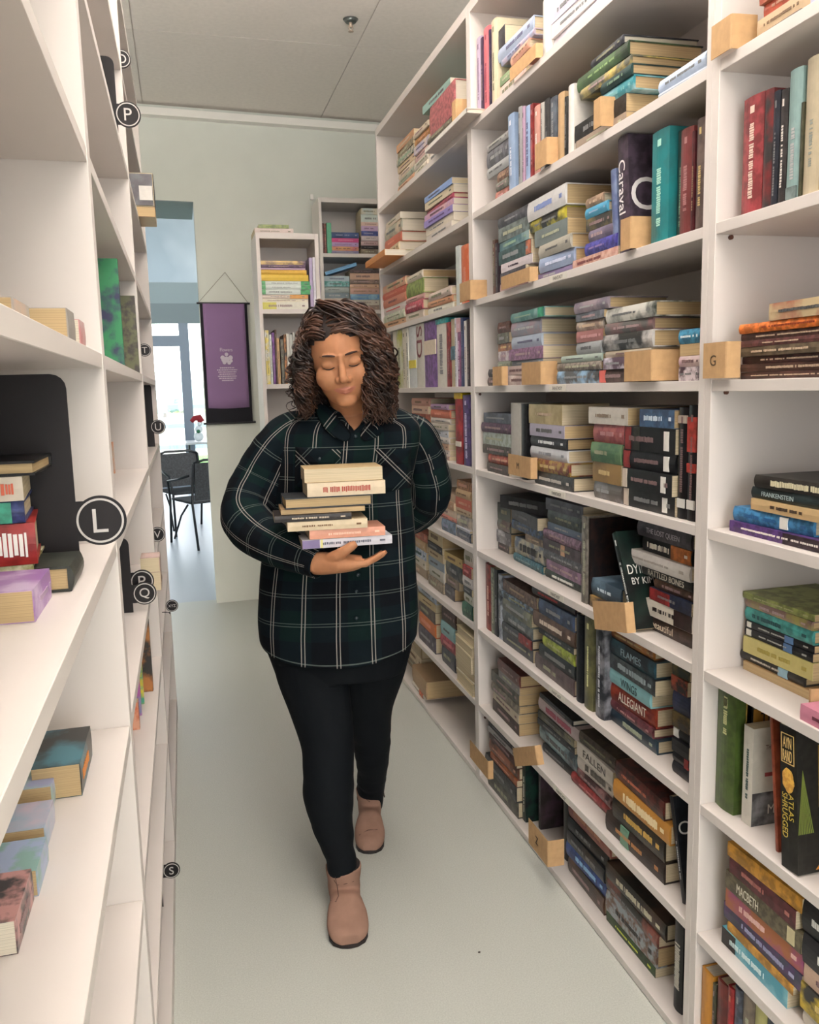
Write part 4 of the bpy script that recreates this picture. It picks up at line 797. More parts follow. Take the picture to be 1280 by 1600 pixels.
# ================================================================== BACK BOOKCASES
def SBk(unit, Yp, zf, crop, xa, xb, ys, cols, shelf, D=.18, sn='', hh=None):
    n = len(cols)
    zz = [bp(crop[0]+xa/crop[2], crop[1]+y/crop[2], Y=Yp).z for y in ys]
    k = (zz[0]-zf)/(zz[0]-zz[-1]); zz = [zf+(z-zz[-1])*k for z in zz]
    rn = random.Random(len(cols)*7+int(xa))
    lim = (u1a.x+.021, u1b.x-.021) if 'lower' in unit else (u2a.x+.021, 1.385-.021)
    if 'on top' in shelf: lim = (-9, 9)
    for i, c in enumerate(cols):
        c, o = (c, {}) if isinstance(c, str) else c
        o = dict(o); a = o.pop('a', xa); b = o.pop('b', xb); tilt = o.pop('tilt', 0)
        x0 = bp(crop[0]+a/crop[2], crop[1]+ys[i]/crop[2], Y=Yp).x; x1 = bp(crop[0]+b/crop[2], crop[1]+ys[i]/crop[2], Y=Yp).x
        x0 = max(x0, lim[0]); x1 = min(x1, lim[1])
        M = Matrix.Translation((x0, Yp+.004+rn.uniform(0, .012), zz[i+1]+.0002))
        if tilt: M = M @ Matrix.Rotation(-math.radians(tilt), 4, 'Y')
        M = M @ frame((0, 0, 0), (0, 1, 0), (0, 0, 1), (1, 0, 0))
        pos = 'top' if i == 0 else ('bottom' if i == n-1 else ORD[i+1]+' from top')
        if n == 1: pos = 'lying tilted'
        make_book(M, x1-x0, zz[i]-zz[i+1]-.0006, D, cov=c, hard=bool(o.pop('h', rn.random() > .6)), label=o.pop('lab', None) or f"{cname(c[:6])} book, {pos}{sn}, {shelf}", group='books in the '+unit, **o)
def VBk(unit, Yp, zf, crop, items, shelf, D=.2):
    for i, it in enumerate(items):
        x0, x1, yt, c = it[:4]; o = dict(it[4]) if len(it) > 4 else {}
        xa = bp(crop[0]+x0/crop[2], crop[1]+yt/crop[2], Y=Yp).x; xb = bp(crop[0]+x1/crop[2], crop[1]+yt/crop[2], Y=Yp).x
        zt = bp(crop[0]+x0/crop[2], crop[1]+yt/crop[2], Y=Yp).z
        M = Matrix.Translation((xb, Yp+.006, zf+.0003)) @ frame((0, 0, 0), (0, 1, 0), (-1, 0, 0), (0, 0, 1))
        make_book(M, zt-zf, max(.005, xb-xa-.0008), D, cov=c, hard=bool(o.pop('h', 0)), label=o.pop('lab', None) or f"{cname(c[:6])} upright book, {ORD[i+1]} from left, {shelf}", group='books in the '+unit, **o)
y1 = YU1+.012
SBk('lower white bookcase', y1, U1Z[0], B7, 140, 545, [620, 655, 683, 697, 737, 790, 826, 862, 905, 940, 968, 1030], [('d8b468/5a3a5c', {'a': 132, 'b': 525}), ('5c3a58', {'a': 135, 'b': 520}), ('c8a8c4', {'b': 520}), ('dcae3c', {'b': 530, 'bars': 0}), ('e0b828', {'bars': 0}),
    ('d8e0d8', {'spine': [(.8, 1, '3c9c58'), (0, .08, '58a868')], 'b': 565}), ('d8e0d8', {'spine': [(.8, 1, '3c9c58'), (0, .08, '58a868')], 'b': 565}), ('d8e0d8', {'spine': [(.8, 1, '3c9c58'), (0, .08, '58a868')], 'b': 560}), ('e0d0c0', {'spine': [(.6, 1, 'e0a050')]}), ('e8e0c8', {}), ('e4e0d0', {'spine': [(0, .3, 'd8d060')]})], 'upper shelf of lower back bookcase', D=.24)
VBk('lower white bookcase', y1, U1Z[0], B7, [(548, 575, 600, 'b0a0c4', {'bars': 0}), (577, 602, 597, 'e0dce4', {'bars': 0}), (604, 636, 600, '6c4a94', {})], 'upper shelf of lower back bookcase')
VBk('lower white bookcase', y1, U1Z[1], F3, [(100, 112, 450, 'ddd8c4'), (113, 134, 458, 'e0cc60/e0e0d8'), (136, 148, 480, 'e0e4d8'), (149, 163, 470, '7a4a90'), (164, 175, 455, '6a4a3c'), (176, 190, 500, 'c8a070'), (195, 212, 505, '6a6458'), (213, 226, 480, 'c07830/3a3a34'), (227, 242, 475, 'dcd8cc'), (243, 258, 480, 'c4c4bc'), (259, 272, 470, 'b0b0a8'), (274, 292, 490, '8a7a6a'), (294, 310, 470, 'a86a58')], 'second shelf of lower back bookcase')
SBk('lower white bookcase', YU1+.03, u1a.z, B7, 95, 400, [318, 340, 375], [('8c9c50/6a7a40', {'a': 128, 'b': 380, 'tc': '5a6a30'}), ('d0bcb4', {'b': 420})], 'on top of lower back bookcase', D=.22)
y2 = YU2+.012
SBk('taller corner bookcase', y2, U2Z[0], B7, 738, 965, [385, 432, 465, 500, 535, 562], [('4a6094/38486c', {}), ('d8508c', {}), ('b898c8', {}), ('e0a468/d07878', {}), ('8c86a8', {})], 'first pile, top shelf of taller corner bookcase')
SBk('taller corner bookcase', y2, U2Z[0], B7, 985, 1190, [185, 235, 298, 330, 372, 410, 450, 490, 520, 562], [('d4ccb8/b0c8d0', {'h': 0}), ('c8d4cc', {'h': 0}), ('d8b8a8', {}), ('c0a0c4', {}), ('4c5ca4', {}), ('d4c4c4', {}), ('c0a0a0', {}), ('3c3438', {}), ('8a7a68', {})], 'right pile, top shelf of taller corner bookcase')
VBk('taller corner bookcase', y2, U2Z[0], B7, [(656, 672, 312, '6e3c34', {}), (674, 690, 315, '8c4a40', {}), (694, 734, 308, '5cb088', {'bars': 0})], 'top shelf of taller corner bookcase')
SBk('taller corner bookcase', y2, U2Z[1], B7, 672, 888, [750, 785, 822, 862, 900, 940, 980], [('a8b8c0', {'h': 0}), ('8cb8bc/50988c', {}), ('a0a8a4', {}), ('788890', {}), ('b8a898', {}), ('90a0b0', {})], 'left pile, second shelf of taller corner bookcase')
SBk('taller corner bookcase', y2, U2Z[1], B7, 893, 1136, [700, 722, 768, 798, 830, 872, 912, 950, 985], [('503c40', {}), ('d0a890', {}), ('806c60', {}), ('d0ac90', {}), ('b89080', {}), ('5888b8/88b0c8', {}), ('c0b8a8', {}), ('a08c80', {})], 'right pile, second shelf of taller corner bookcase')
make_book(Matrix.Translation((bp(506, 429, Y=y2).x+.014, y2+.005, bp(506, 430, Y=y2).z)) @ Matrix.Rotation(-math.radians(17), 4, 'Y') @ frame((0, 0, 0), (0, 1, 0), (0, 0, 1), (1, 0, 0)), .225, .022, .16, cov='6aa0cc', hard=False, label='bright blue book tilted over a pile in the taller corner bookcase', group='books in the taller corner bookcase')
# small white hook on the far wall
c = bp(487, 308, X=None, Y=wy(.95)-.01); bm = bmesh.new(); box(bm, -.012, .012, -.012, .01, -.018, .018); bevel_all(bm, .004, 2)
o = link_mesh('wall_hook', bm, TRIMM); o.location = (c.x, wy(c.x)-.011, c.z); tag(o, 'small white hook on the far wall left of the corner bookcase', 'hook')
# ================================================================== LEFT SHELVES: books
def LB(px, py, zb, w, h, Lg, cov, label, group, D=None, upright=False, X=None, **o):
    """px,py: lower aisle-side corner of the end that faces the camera; w,h in pixels"""
    if X is None and zb < 1.45: p = bp(px, py, Z=zb)
    elif X is not None and isinstance(X, tuple): p = Vector((X[0], X[1], zb))
    else: p = bp(px, py, X=X)
    k = p.y/FPX*1.03
    W, H = w*k, h*k
    if upright: M = Matrix.Translation((p.x, p.y+W, zb+.0003)) @ frame((0, 0, 0), (-1, 0, 0), (0, -1, 0), (0, 0, 1)); return make_book(M, H, W, D or .14, cov=cov, label=label, group=group, **o)
    M = Matrix.Translation((p.x, p.y, zb+.0003)) @ frame((0, 0, 0), (-1, 0, 0), (0, 0, 1), (0, 1, 0))
    return make_book(M, Lg, H, W, cov=cov, label=label, group=group, **o)
GL = 'books on the left shelves'
# stack beside the L sign (each lies end-on to the camera)
p = bp(57, 972, Z=LT[5]); ky = p.y/FPX
def lstack(X0, Y0, zb, items):
    z = zb
    for (W, H, Lg, cov, lab, o) in items:
        o = dict(o); dx, dy, yaw = o.pop('dx', 0), o.pop('dy', 0), o.pop('yaw', 0)
        M = Matrix.Translation((X0+dx, Y0+dy, z+.0003)) @ Matrix.Rotation(math.radians(yaw), 4, 'Z') @ frame((0, 0, 0), (-1, 0, 0), (0, 0, 1), (0, 1, 0))
        make_book(M, Lg, H-.0005, W, cov=cov, label=lab, group=GL, **o); z += H
lstack(p.x, p.y, LT[5], [(.16, .033, .11, '9c70b0/c8b0d0', 'purple-topped thick book with tan pages in front of the L sign', {'pg': 't', 'hard': False, 'bars': 1})])
Ys = p.y+.125; zc_ = LT[5]
lstack(p.x+.022, p.y+.13, LT[5], [(.06, .03, .10, '3c4038', 'dark book at the foot of the left stack by the L sign', {'pg': 't', 'bars': 0})])
for (x1, ph, c, yw, lab, o) in ((46, 46, '8c8c48/d8d4b8', 3, 'yellow-green book in the left stack by the L sign', {'tc': '40402c'}), (54, 62, 'b02824', 7, 'red book with white lettering in the left stack by the L sign', {'tc': 'f0ece4', 't': '~', 'th': .62, 'tw': .8, 'toff': .05}),
        (40, 33, '38447c', 5, 'blue book with pink patch in the left stack by the L sign', {'spine': [(.70, .82, 'b83c80'), (.84, .93, '38a080')]}), (41, 36, 'd0c4b0', 6, 'cream book with orange lettering near the top of the left stack', {'tc': 'd06040', 't': '~', 'th': .5, 'tw': .5, 'toff': .2, 'hard': False}), (62, 22, '1c1a1c', 2, 'black book with tan pages on top of the left stack', {'pg': 't', 'flip': 1})):
    X1 = bp(x1, 820, Y=Ys).x; H_ = ph*Ys/FPX; fl = o.pop('flip', 0); Lg_ = .19; zc0 = zc_
    if fl: M = Matrix.Translation((X1, Ys+.13, zc0+.0003)) @ frame((0, 0, 0), (0, -1, 0), (0, 0, 1), (-1, 0, 0))
    else: M = Matrix.Translation((X1, Ys, zc0+.0003)) @ Matrix.Rotation(math.radians(yw), 4, 'Z') @ Matrix.Translation((-Lg_, 0, 0)) @ frame((0, 0, 0), (0, 1, 0), (0, 0, 1), (1, 0, 0))
    make_book(M, Lg_, H_-.0006, .13, cov=c, label=lab, group=GL, **o); zc_ += H_
# second shelf down-left: boxed book with tan pages
p = bp(130, 1243, Z=LT[6]); k = p.y/FPX
lstack(p.x, p.y, LT[6], [(.060, .045, .13, '3a3836/4a8898', 'dark and teal book with tan page edges lying on the lower left shelf', {'pg': 't', 'hard': False, 'tc': 'd08030'})])
p2 = bp(76, 1300, Z=LT[6])
for i, (dy, c, lab, pg) in enumerate(((0, 'a0b0d0/88b0a8', 'pale blue book nearest the front of the lower left shelf', 't'), (.055, '9cb4c8/c8b8c8', 'second pale blue book with tan edge on the lower left shelf', 't'), (.11, 'a8c8c0/a0a8d0', 'third pale blue-green book, against the teal one, lower left shelf', 't'))):
    q = bp((62, 74, 84)[i], (1400, 1330, 1262)[i], Z=LT[6])
    lstack(q.x, q.y, LT[6], [(.055, .03, .07, c, lab, {'pg': pg, 'hard': False})])
q = bp(36, 1470, Z=LT[6]); lstack(q.x, q.y-.02, LT[6], [(.10, .035, .09, '4a4648/c08c88', 'dark grey and pink book at the left edge, lower left shelf', {'hard': False, 'pg': 'w'})])
# above the eye line, left compartment at the frame edge
q = bp(120, 513, X=XL-.012); Yq = q.y
lstack(XL-.008, Yq, LT[4], [(.075, .034, .06, 'c87c7c/d8c8c0', 'small pinkish book standing out at the edge of the upper left shelf', {'hard': False, 'pg': 'w', 'bars': 0})])
lstack(XL-.012, Yq-.085, LT[4], [(.11, .040, .07, '9a948c', 'grey book with tan pages on the upper left shelf edge', {'hard': False, 'pg': 't', 'bars': 0})])
lstack(XL-.05, Yq-.20, LT[4], [(.16, .04, .10, 'a8a49c/c8a890', 'blurred grey book at the left frame edge, upper left shelf', {'hard': False, 'pg': 't', 'bars': 0})])
# upright picture books seen past the post
def upL(px0, px1, py0, py1, zb, cov, lab, D, T=.018, **o):
    """upright book, its front cover towards the camera; px1,py1 = foot of its spine edge"""
    X0 = XL-.010
    q = bp(px1, (py0+py1)/2, X=X0); Y = min(q.y, 2.60); X0 = bp(px1, (py0+py1)/2, Y=Y).x
    H = bp(px1-4, py0, Y=Y).z-zb
    M = Matrix.Translation((X0, Y+T, zb+.0003)) @ frame((0, 0, 0), (-1, 0, 0), (0, -1, 0), (0, 0, 1))
    make_book(M, min(H, .26), T, D, cov=cov, label=lab, group=GL, **o)
upL(155, 189, 404, 566, LT[4], '2c9a5c/2c2c60', 'green and blue picture book standing upright past the left post', .20, bars=0, hard=False)
upL(190, 214, 462, 570, LT[4], '6a6c44/4a3c34', 'olive and brown picture book standing upright beside the second post', .16, T=.012, bars=0, hard=False)
q = bp(187, 560, Y=1.62); lstack(XL-.02, 1.50, LT[4], [(.09, .02, .09, 'e0c060/c8c8dc', 'yellow and white booklet lying before the green picture book', {'hard': False, 'bars': 0})])
# coloured books low in the second left bookcase
def lowL(px, py, zb, W, H, T, cov, lab, **o):
    q = bp(px, py, Z=zb); M = Matrix.Translation((q.x, q.y+T, zb+.0003)) @ frame((0, 0, 0), (-1, 0, 0), (0, -1, 0), (0, 0, 1))
    make_book(M, H, T, W, cov=cov, label=lab, group=GL, **o)
lowL(219, 1140, LT[7], .12, .07, .03, 'd86a40/e0a080', 'small orange booklet low behind the second left post', hard=False, bars=0)
lowL(222, 1118, LT[7], .12, .12, .02, 'b860b0/60a0b0', 'pink and blue booklet low behind the second left post', hard=False, bars=0)
lowL(226, 1100, LT[7], .10, .16, .02, 'd8c83c/3aa888', 'yellow and green booklet low on the second left bookcase', hard=False, bars=0)
lowL(240, 1080, LT[7], .06, .20, .03, '2c2826/c07838', 'black and orange upright book low on the second left bookcase', hard=False, bars=0)
lowL(236, 1010, LT[7], .04, .24, .012, 'e09838/2a2420', 'orange-edged upright book low on the second left bookcase', hard=False, bars=0)
lowL(180, 740, LT[5], .08, .09, .03, 'd88858/c8c0b0', 'orange booklet standing behind the first left post, middle shelf', hard=False, bars=0)
q = bp(253, 922, Z=LT[6]); lstack(q.x, q.y, LT[6], [(.05, .05, .08, 'b8a088', 'small cream book by the far left post, lower block', {'hard': False}), (.05, .04, .08, 'a88878/c8a8a0', 'small pink-brown book above the cream one, far left post', {'hard': False, 'bars': 0}), ])
# dark book with white label jutting out high on the far left bookcase
c = bp(243, 335, Y=3.35)
e0 = Matrix.Translation((c.x, 3.35, LT[2]+.0004))
make_book(e0 @ frame((0, 0, 0), (-1, 0, 0), (0, 0, 1), (0, 1, 0)), .2, .034, .16, cov='c09860', label='tan book under the dark labelled one, high at the end of the left row', group=GL, hard=False, bars=0, pg='t')
ee = make_book(Matrix.Translation((c.x, 3.35, LT[2]+.035)) @ frame((0, 0, 0), (-1, 0, 0), (0, 0, 1), (0, 1, 0)), .2, .118, .16, cov='4a4648', label='dark grey box file with white label high at the end of the left row', group=GL, hard=False, bars=0, spine=[(0, 0.01, '4a4648')])
bm = bmesh.new(); box(bm, .004, .155, .004, .114, -.004, -.001); link_mesh('end_panel', bm, cmat('585458/6a6a70'), ee)
bm = bmesh.new(); box(bm, .006, .052, .022, .072, -.0055, -.004); link_mesh('label', bm, cmat('d8d4cc'), ee)
# red thing high in the second bookcase
q = bp(149, 72, X=XL-.03)
bm = bmesh.new(); prism(bm, [(-.10, 0), (0, 0), (-.015, .10), (-.04, .16), (-.10, .16)], 0, .03, 'y'); bevel_all(bm, .003)
o = link_mesh('red_booklet', bm, mat('red_card', '#B83424', .5)); o.location = (XL-.012, 1.75, LT[1]); tag(o, 'bright red booklet standing high on the second left bookcase', 'book', GL)
# ================================================================== LETTER SIGNS
BLK = mat('sign_black', '#1A1618', .5, spec=.3); SILV = mat('sign_silver', '#BDB8B4', .45)
def sign(cx, cy, r, letter, label, Y=None, foot=None, zb=None, plate_w=.2, top=None, px_edge=None, th=1.25, lx=None):
    if foot is not None: Y = bp(foot[0], foot[1], Z=zb).y
    c = bp(cx, cy, Y=Y); R = r*c.y/FPX*1.03
    e = empty('letter_sign', (c.x, Y, zb)); tag(e, label, 'sign', 'black letter signs on the left shelves')
    h = (bp(cx, top, Y=Y).z if top else zb+.22)-zb; h = min(h, .268)
    xr = (bp(px_edge[0], px_edge[1], Y=Y).x-c.x) if px_edge else -R*1.2
    x0 = xr-plate_w; zc = c.z-zb; zc = max(zc, R*1.05)
    rr = .018
    pts = [(x0, 0), (xr, 0), (xr, h-rr)]+[(xr-rr+rr*math.cos(a), h-rr+rr*math.sin(a)) for a in [PI/8*i for i in range(1, 5)]]+[(x0, h)]
    bm = bmesh.new(); prism(bm, pts, 0, .003, 'y'); link_mesh('plate', bm, BLK, e)
    bm = bmesh.new(); box(bm, xr-.002, 0, 0.0002, .0028, zc-R*.8, zc+R*.8); link_mesh('arm', bm, BLK, e)
    bm = bmesh.new(); bmesh.ops.create_cone(bm, cap_ends=True, segments=48, radius1=R, radius2=R, depth=.004, matrix=Matrix.Translation((0, .001, zc)) @ Matrix.Rotation(PI/2, 4, 'X')); link_mesh('disc', bm, BLK, e)
    bm = bmesh.new(); n = 48; a = [[bm.verts.new((rad*math.cos(2*PI*i/n), yy, zc+rad*math.sin(2*PI*i/n))) for i in range(n)] for rad, yy in ((R*.9, -.0012), (R*.9, -.0022), (R*.82, -.0022), (R*.82, -.0012))]
    for q in range(4):
        for i in range(n): bm.faces.new((a[q][i], a[q][(i+1) % n], a[(q+1) % 4][(i+1) % n], a[(q+1) % 4][i]))
    bmesh.ops.recalc_face_normals(bm, faces=bm.faces[:]); link_mesh('ring', bm, SILV, e)
    t = text_bm(letter, R*(.95 if len(letter) == 1 else .45), None if len(letter) == 1 else R*1.2, thick=.001); xform(t, frame((0, -.0012, zc), (1, 0, 0), (0, 0, 1), (0, -1, 0)))
    link_mesh('letter', t, SILV, e)
    return e
sign(157, 813, 36, 'L', 'large black shelf sign with white letter L', foot=(125, 890), zb=LT[5], top=583, px_edge=(119, 800), plate_w=.22)
sign(226, 927, 17, 'Q', 'black shelf sign with letter Q, left row', foot=(207, 957), zb=LT[6], top=838, px_edge=(206, 920), plate_w=.09)
sign(222, 908, 17, 'P', 'black shelf sign with letter P just behind the Q sign', Y=bp(207, 957, Z=LT[6]).y+.05, zb=LT[6], top=838, px_edge=(203, 900), plate_w=.08)
sign(247, 667, 10.5, 'U', 'small black shelf sign with letter U beside the doorway', Y=3.80, zb=LT[5], top=598, px_edge=(240, 660), plate_w=.1)
sign(226, 547, 9, 'T', 'half hidden black round sign above the U sign', Y=3.3, zb=LT[4], plate_w=.08)
sign(246, 835, 11, 'V', 'half hidden black round sign below the U sign', Y=3.0, zb=LT[6], plate_w=.08)
sign(270, 964, 9, 'XYZ', 'smallest black round sign with three letters', Y=3.25, zb=LT[7]-.0, top=955, px_edge=(267, 970), plate_w=.03)
sign(268, 1360, 13, 'S', 'black round sign with letter S near the floor', Y=2.33, zb=LT[9], plate_w=.1, top=1250)
sign(200, 179, 17, 'P', 'high black shelf sign with letter P under the ceiling', Y=2.38, zb=LT[2], top=90, px_edge=(182, 160), plate_w=.1)
sign(190, 92, 12, 'O', 'half hidden black round sign highest on the left', Y=2.85, zb=LT[1]-.0, top=10, plate_w=.06)
# ================================================================== BANNER
cen = bp(354, 566, Y=wy(.3)); yb_ = wy(cen.x)-.02
def bpt(x, y): return bp(x, y, Y=yb_)
e = empty('scroll_banner', (cen.x, yb_, cen.z)); e.rotation_euler = (0, 0, math.atan(KW)); tag(e, 'hanging purple scroll banner with black border on the far wall', 'banner')
W2 = (bpt(395, 566).x-bpt(316, 566).x)/2; zt_ = bpt(352, 474).z-cen.z; zb_ = bpt(356, 661).z-cen.z
bm = bmesh.new(); box(bm, -W2+.012, W2-.012, -.002, .002, zb_, zt_); link_mesh('backing_cloth', bm, mat('banner_black', '#17161E', .9, bump=.3, bump_s=400), e)
BR = mat('banner_rod', '#1C1A20', .5)
for z in (zt_, zb_):
    bm = bmesh.new(); tube(bm, [(-W2-.008, 0, z), (W2+.008, 0, z)], .007, 10); link_mesh('rod', bm, BR, e)
pw = (bpt(388, 566).x-bpt(323, 566).x)/2; pb = bpt(356, 637).z-cen.z
bm = bmesh.new(); n = 12; v0 = []
for j in range(9):
    z = zt_+(pb-zt_)*j/8
    v0.append([bm.verts.new((-pw+2*pw*i/n, -.006-.004*math.sin(PI*i/n)*j/8, z-(.006*math.sin(PI*i/n) if j == 8 else 0))) for i in range(n+1)])
for j in range(8):
    for i in range(n): bm.faces.new((v0[j][i], v0[j+1][i], v0[j+1][i+1], v0[j][i+1]))
r_ = bmesh.ops.extrude_face_region(bm, geom=bm.faces[:])
for g in r_['geom']:
    if isinstance(g, bmesh.types.BMVert): g.co.y += .0015
bmesh.ops.recalc_face_normals(bm, faces=bm.faces[:])
link_mesh('purple_cloth', bm, mat('banner_purple', '#8E6F98', .85, bump=.3, bump_s=500), e, True)
INK = mat('banner_white', '#D8CCD8', .7)
bm = bmesh.new()      # emblem: a small cluster of petals
for (dx, dz, r) in ((0, 0, .02), (-.03, .012, .016), (.03, .012, .016), (-.018, -.02, .014), (.018, -.022, .014), (0, .035, .013), (-.028, -.004, .012), (.034, -.01, .011)):
    bmesh.ops.create_cone(bm, cap_ends=True, segments=14, radius1=r, radius2=r*.9, depth=.002, matrix=Matrix.Translation((dx*.9, -.0125-.0002*dx, .018+dz)) @ Matrix.Rotation(PI/2, 4, 'X'))
link_mesh('emblem', bm, INK, e)
txt = text_bm('Flowers', .024, .085); xform(txt, frame((0, -.0118, .085), (1, 0, 0), (0, 0, 1), (0, -1, 0))); link_mesh('heading', txt, INK, e)
bm = bmesh.new(); rn = random.Random(5)
for j in range(7):
    hw = (.05, .07, .062, .055, .066, .058, .04)[j]; x = -hw
    while x < hw:
        w_ = rn.uniform(.004, .012); box(bm, x, min(x+w_, hw), -.0125, -.0110, -.043-j*.0145, -.036-j*.0145); x += w_+.003
link_mesh('small_print', bm, INK, e)
bm = bmesh.new(); ap = bpt(352, 425); a = Vector((ap.x-cen.x, .015, ap.z-cen.z))
tube(bm, [(-W2, 0, zt_), a], .0015, 6); tube(bm, [a, (W2, 0, zt_)], .0015, 6); link_mesh('cord', bm, mat('cord_grey', '#8A8474', .8), e)
# ================================================================== CAFE FURNITURE
CBK = mat('chair_black', '#15171B', .4, spec=.5); WICK = mat('wicker_dark', '#24272B', .6, col2='#0E1012', noise_s=60)
def cafe_chair(loc, rz, label):
    e = empty('cafe_chair', loc, (0, 0, rz)); tag(e, label, 'chair', 'black cafe chairs')
    w, d, s = .27, .25, .45
    for sx in (-1, 1):
        bm = bmesh.new(); tube(bm, [(sx*w*1.02, -d-.03, 0), (sx*w, -d, s), (sx*w*1.08, -d+.02, .64), (sx*w*1.02, 0, .67), (sx*w*.95, d*.9, .72)], .013); link_mesh('arm_rail', bm, CBK, e, True)
        bm = bmesh.new(); tube(bm, [(sx*w*.95, d+.12, 0), (sx*w*.9, d, s), (sx*w*.85, d+.05, .84)], .013); link_mesh('leg', bm, CBK, e, True)
    bm = bmesh.new(); tube(bm, [(-w*.85, d+.05, .84), (-w*.5, d+.07, .87), (w*.5, d+.07, .87), (w*.85, d+.05, .84)], .013); link_mesh('top_rail', bm, CBK, e, True)
    bm = bmesh.new(); box(bm, -w*.84, w*.84, d+.02, d+.035, s+.03, .85); bmesh.ops.rotate(bm, verts=bm.verts[:], cent=(0, d, s), matrix=Matrix.Rotation(-.11, 3, 'X')); link_mesh('backrest', bm, WICK, e)
    bm = bmesh.new(); box(bm, -w*.95, w*.95, -d, d, s-.01, s+.015); bevel_all(bm, .006); link_mesh('seat', bm, WICK, e)
    for sx in (-1, 1):
        bm = bmesh.new(); tube(bm, [(sx*w, -d*.8, .05), (sx*w*.9, -d*.2, .3), (sx*w*.85, d*.4, s-.03)], .010); link_mesh('brace', bm, CBK, e, True)
    return e
c1 = bp(283, 845, Z=0); c2 = bp(318, 835, Z=0)
cafe_chair((.17, 8.75, 0), math.radians(-158), 'black cafe chair with woven back, nearer the doorway')
cafe_chair((.02, 9.6, 0), math.radians(20), 'black cafe chair behind the nearer one, by the glass door')
tq = bp(311, 690, Z=.77); e = empty('cafe_table', (tq.x+.2, tq.y+.1, 0)); tag(e, 'small pale cafe table behind the black chairs', 'table')
bm = bmesh.new(); box(bm, -.4, .4, -.35, .35, .74, .77); bevel_all(bm, .005); link_mesh('table_top', bm, mat('table_grey', '#C4C6C4', .4), e)
for sx in (-1, 1):
    for sy in (-1, 1):
        bm = bmesh.new(); tube(bm, [(sx*.35, sy*.3, 0), (sx*.35, sy*.3, .74)], .015); link_mesh('leg', bm, CBK, e)
dq = bp(311, 690, Z=.77); dloc = (dq.x, dq.y, .77)
e = empty('table_decoration', dloc); tag(e, 'small red and white decoration standing on the cafe table', 'decoration')
bm = bmesh.new()
for (x, y, z, r) in ((0, 0, .078, .075), (.01, 0, .19, .06), (.03, -.02, .28, .04)): bmesh.ops.create_icosphere(bm, subdivisions=3, radius=r, matrix=Matrix.Translation((x, y, z)))
link_mesh('white_body', bm, mat('deco_white', '#D8DEE0', .8), e, True)
bm = bmesh.new(); tube(bm, [(.05, 0, .30), (.02, 0, .37), (-.05, 0, .36), (-.10, 0, .31)], [.06, .055, .04, .03], 12); link_mesh('red_top', bm, mat('deco_red', '#8E1420', .7), e, True)
bm = bmesh.new(); bmesh.ops.create_icosphere(bm, subdivisions=2, radius=.03, matrix=Matrix.Translation((.0, -.055, .16))); link_mesh('green_spot', bm, mat('deco_green', '#2C6A48', .7), e, True)

lstack(-.128, .52, LT[4], [(.2, .05, .14, 'b83a30', 'large red book at the left frame edge, upper left shelf', {'hard': True, 'bars': 0}), (.19, .04, .14, 'a83430', 'red book on the large red one, left frame edge', {'hard': True, 'bars': 0}), (.19, .04, .14, '8a8078/b04038', 'grey and red book atop the red pile, left frame edge', {'hard': True, 'bars': 0})])  # red pile added at the frame edge to bounce red onto the panels
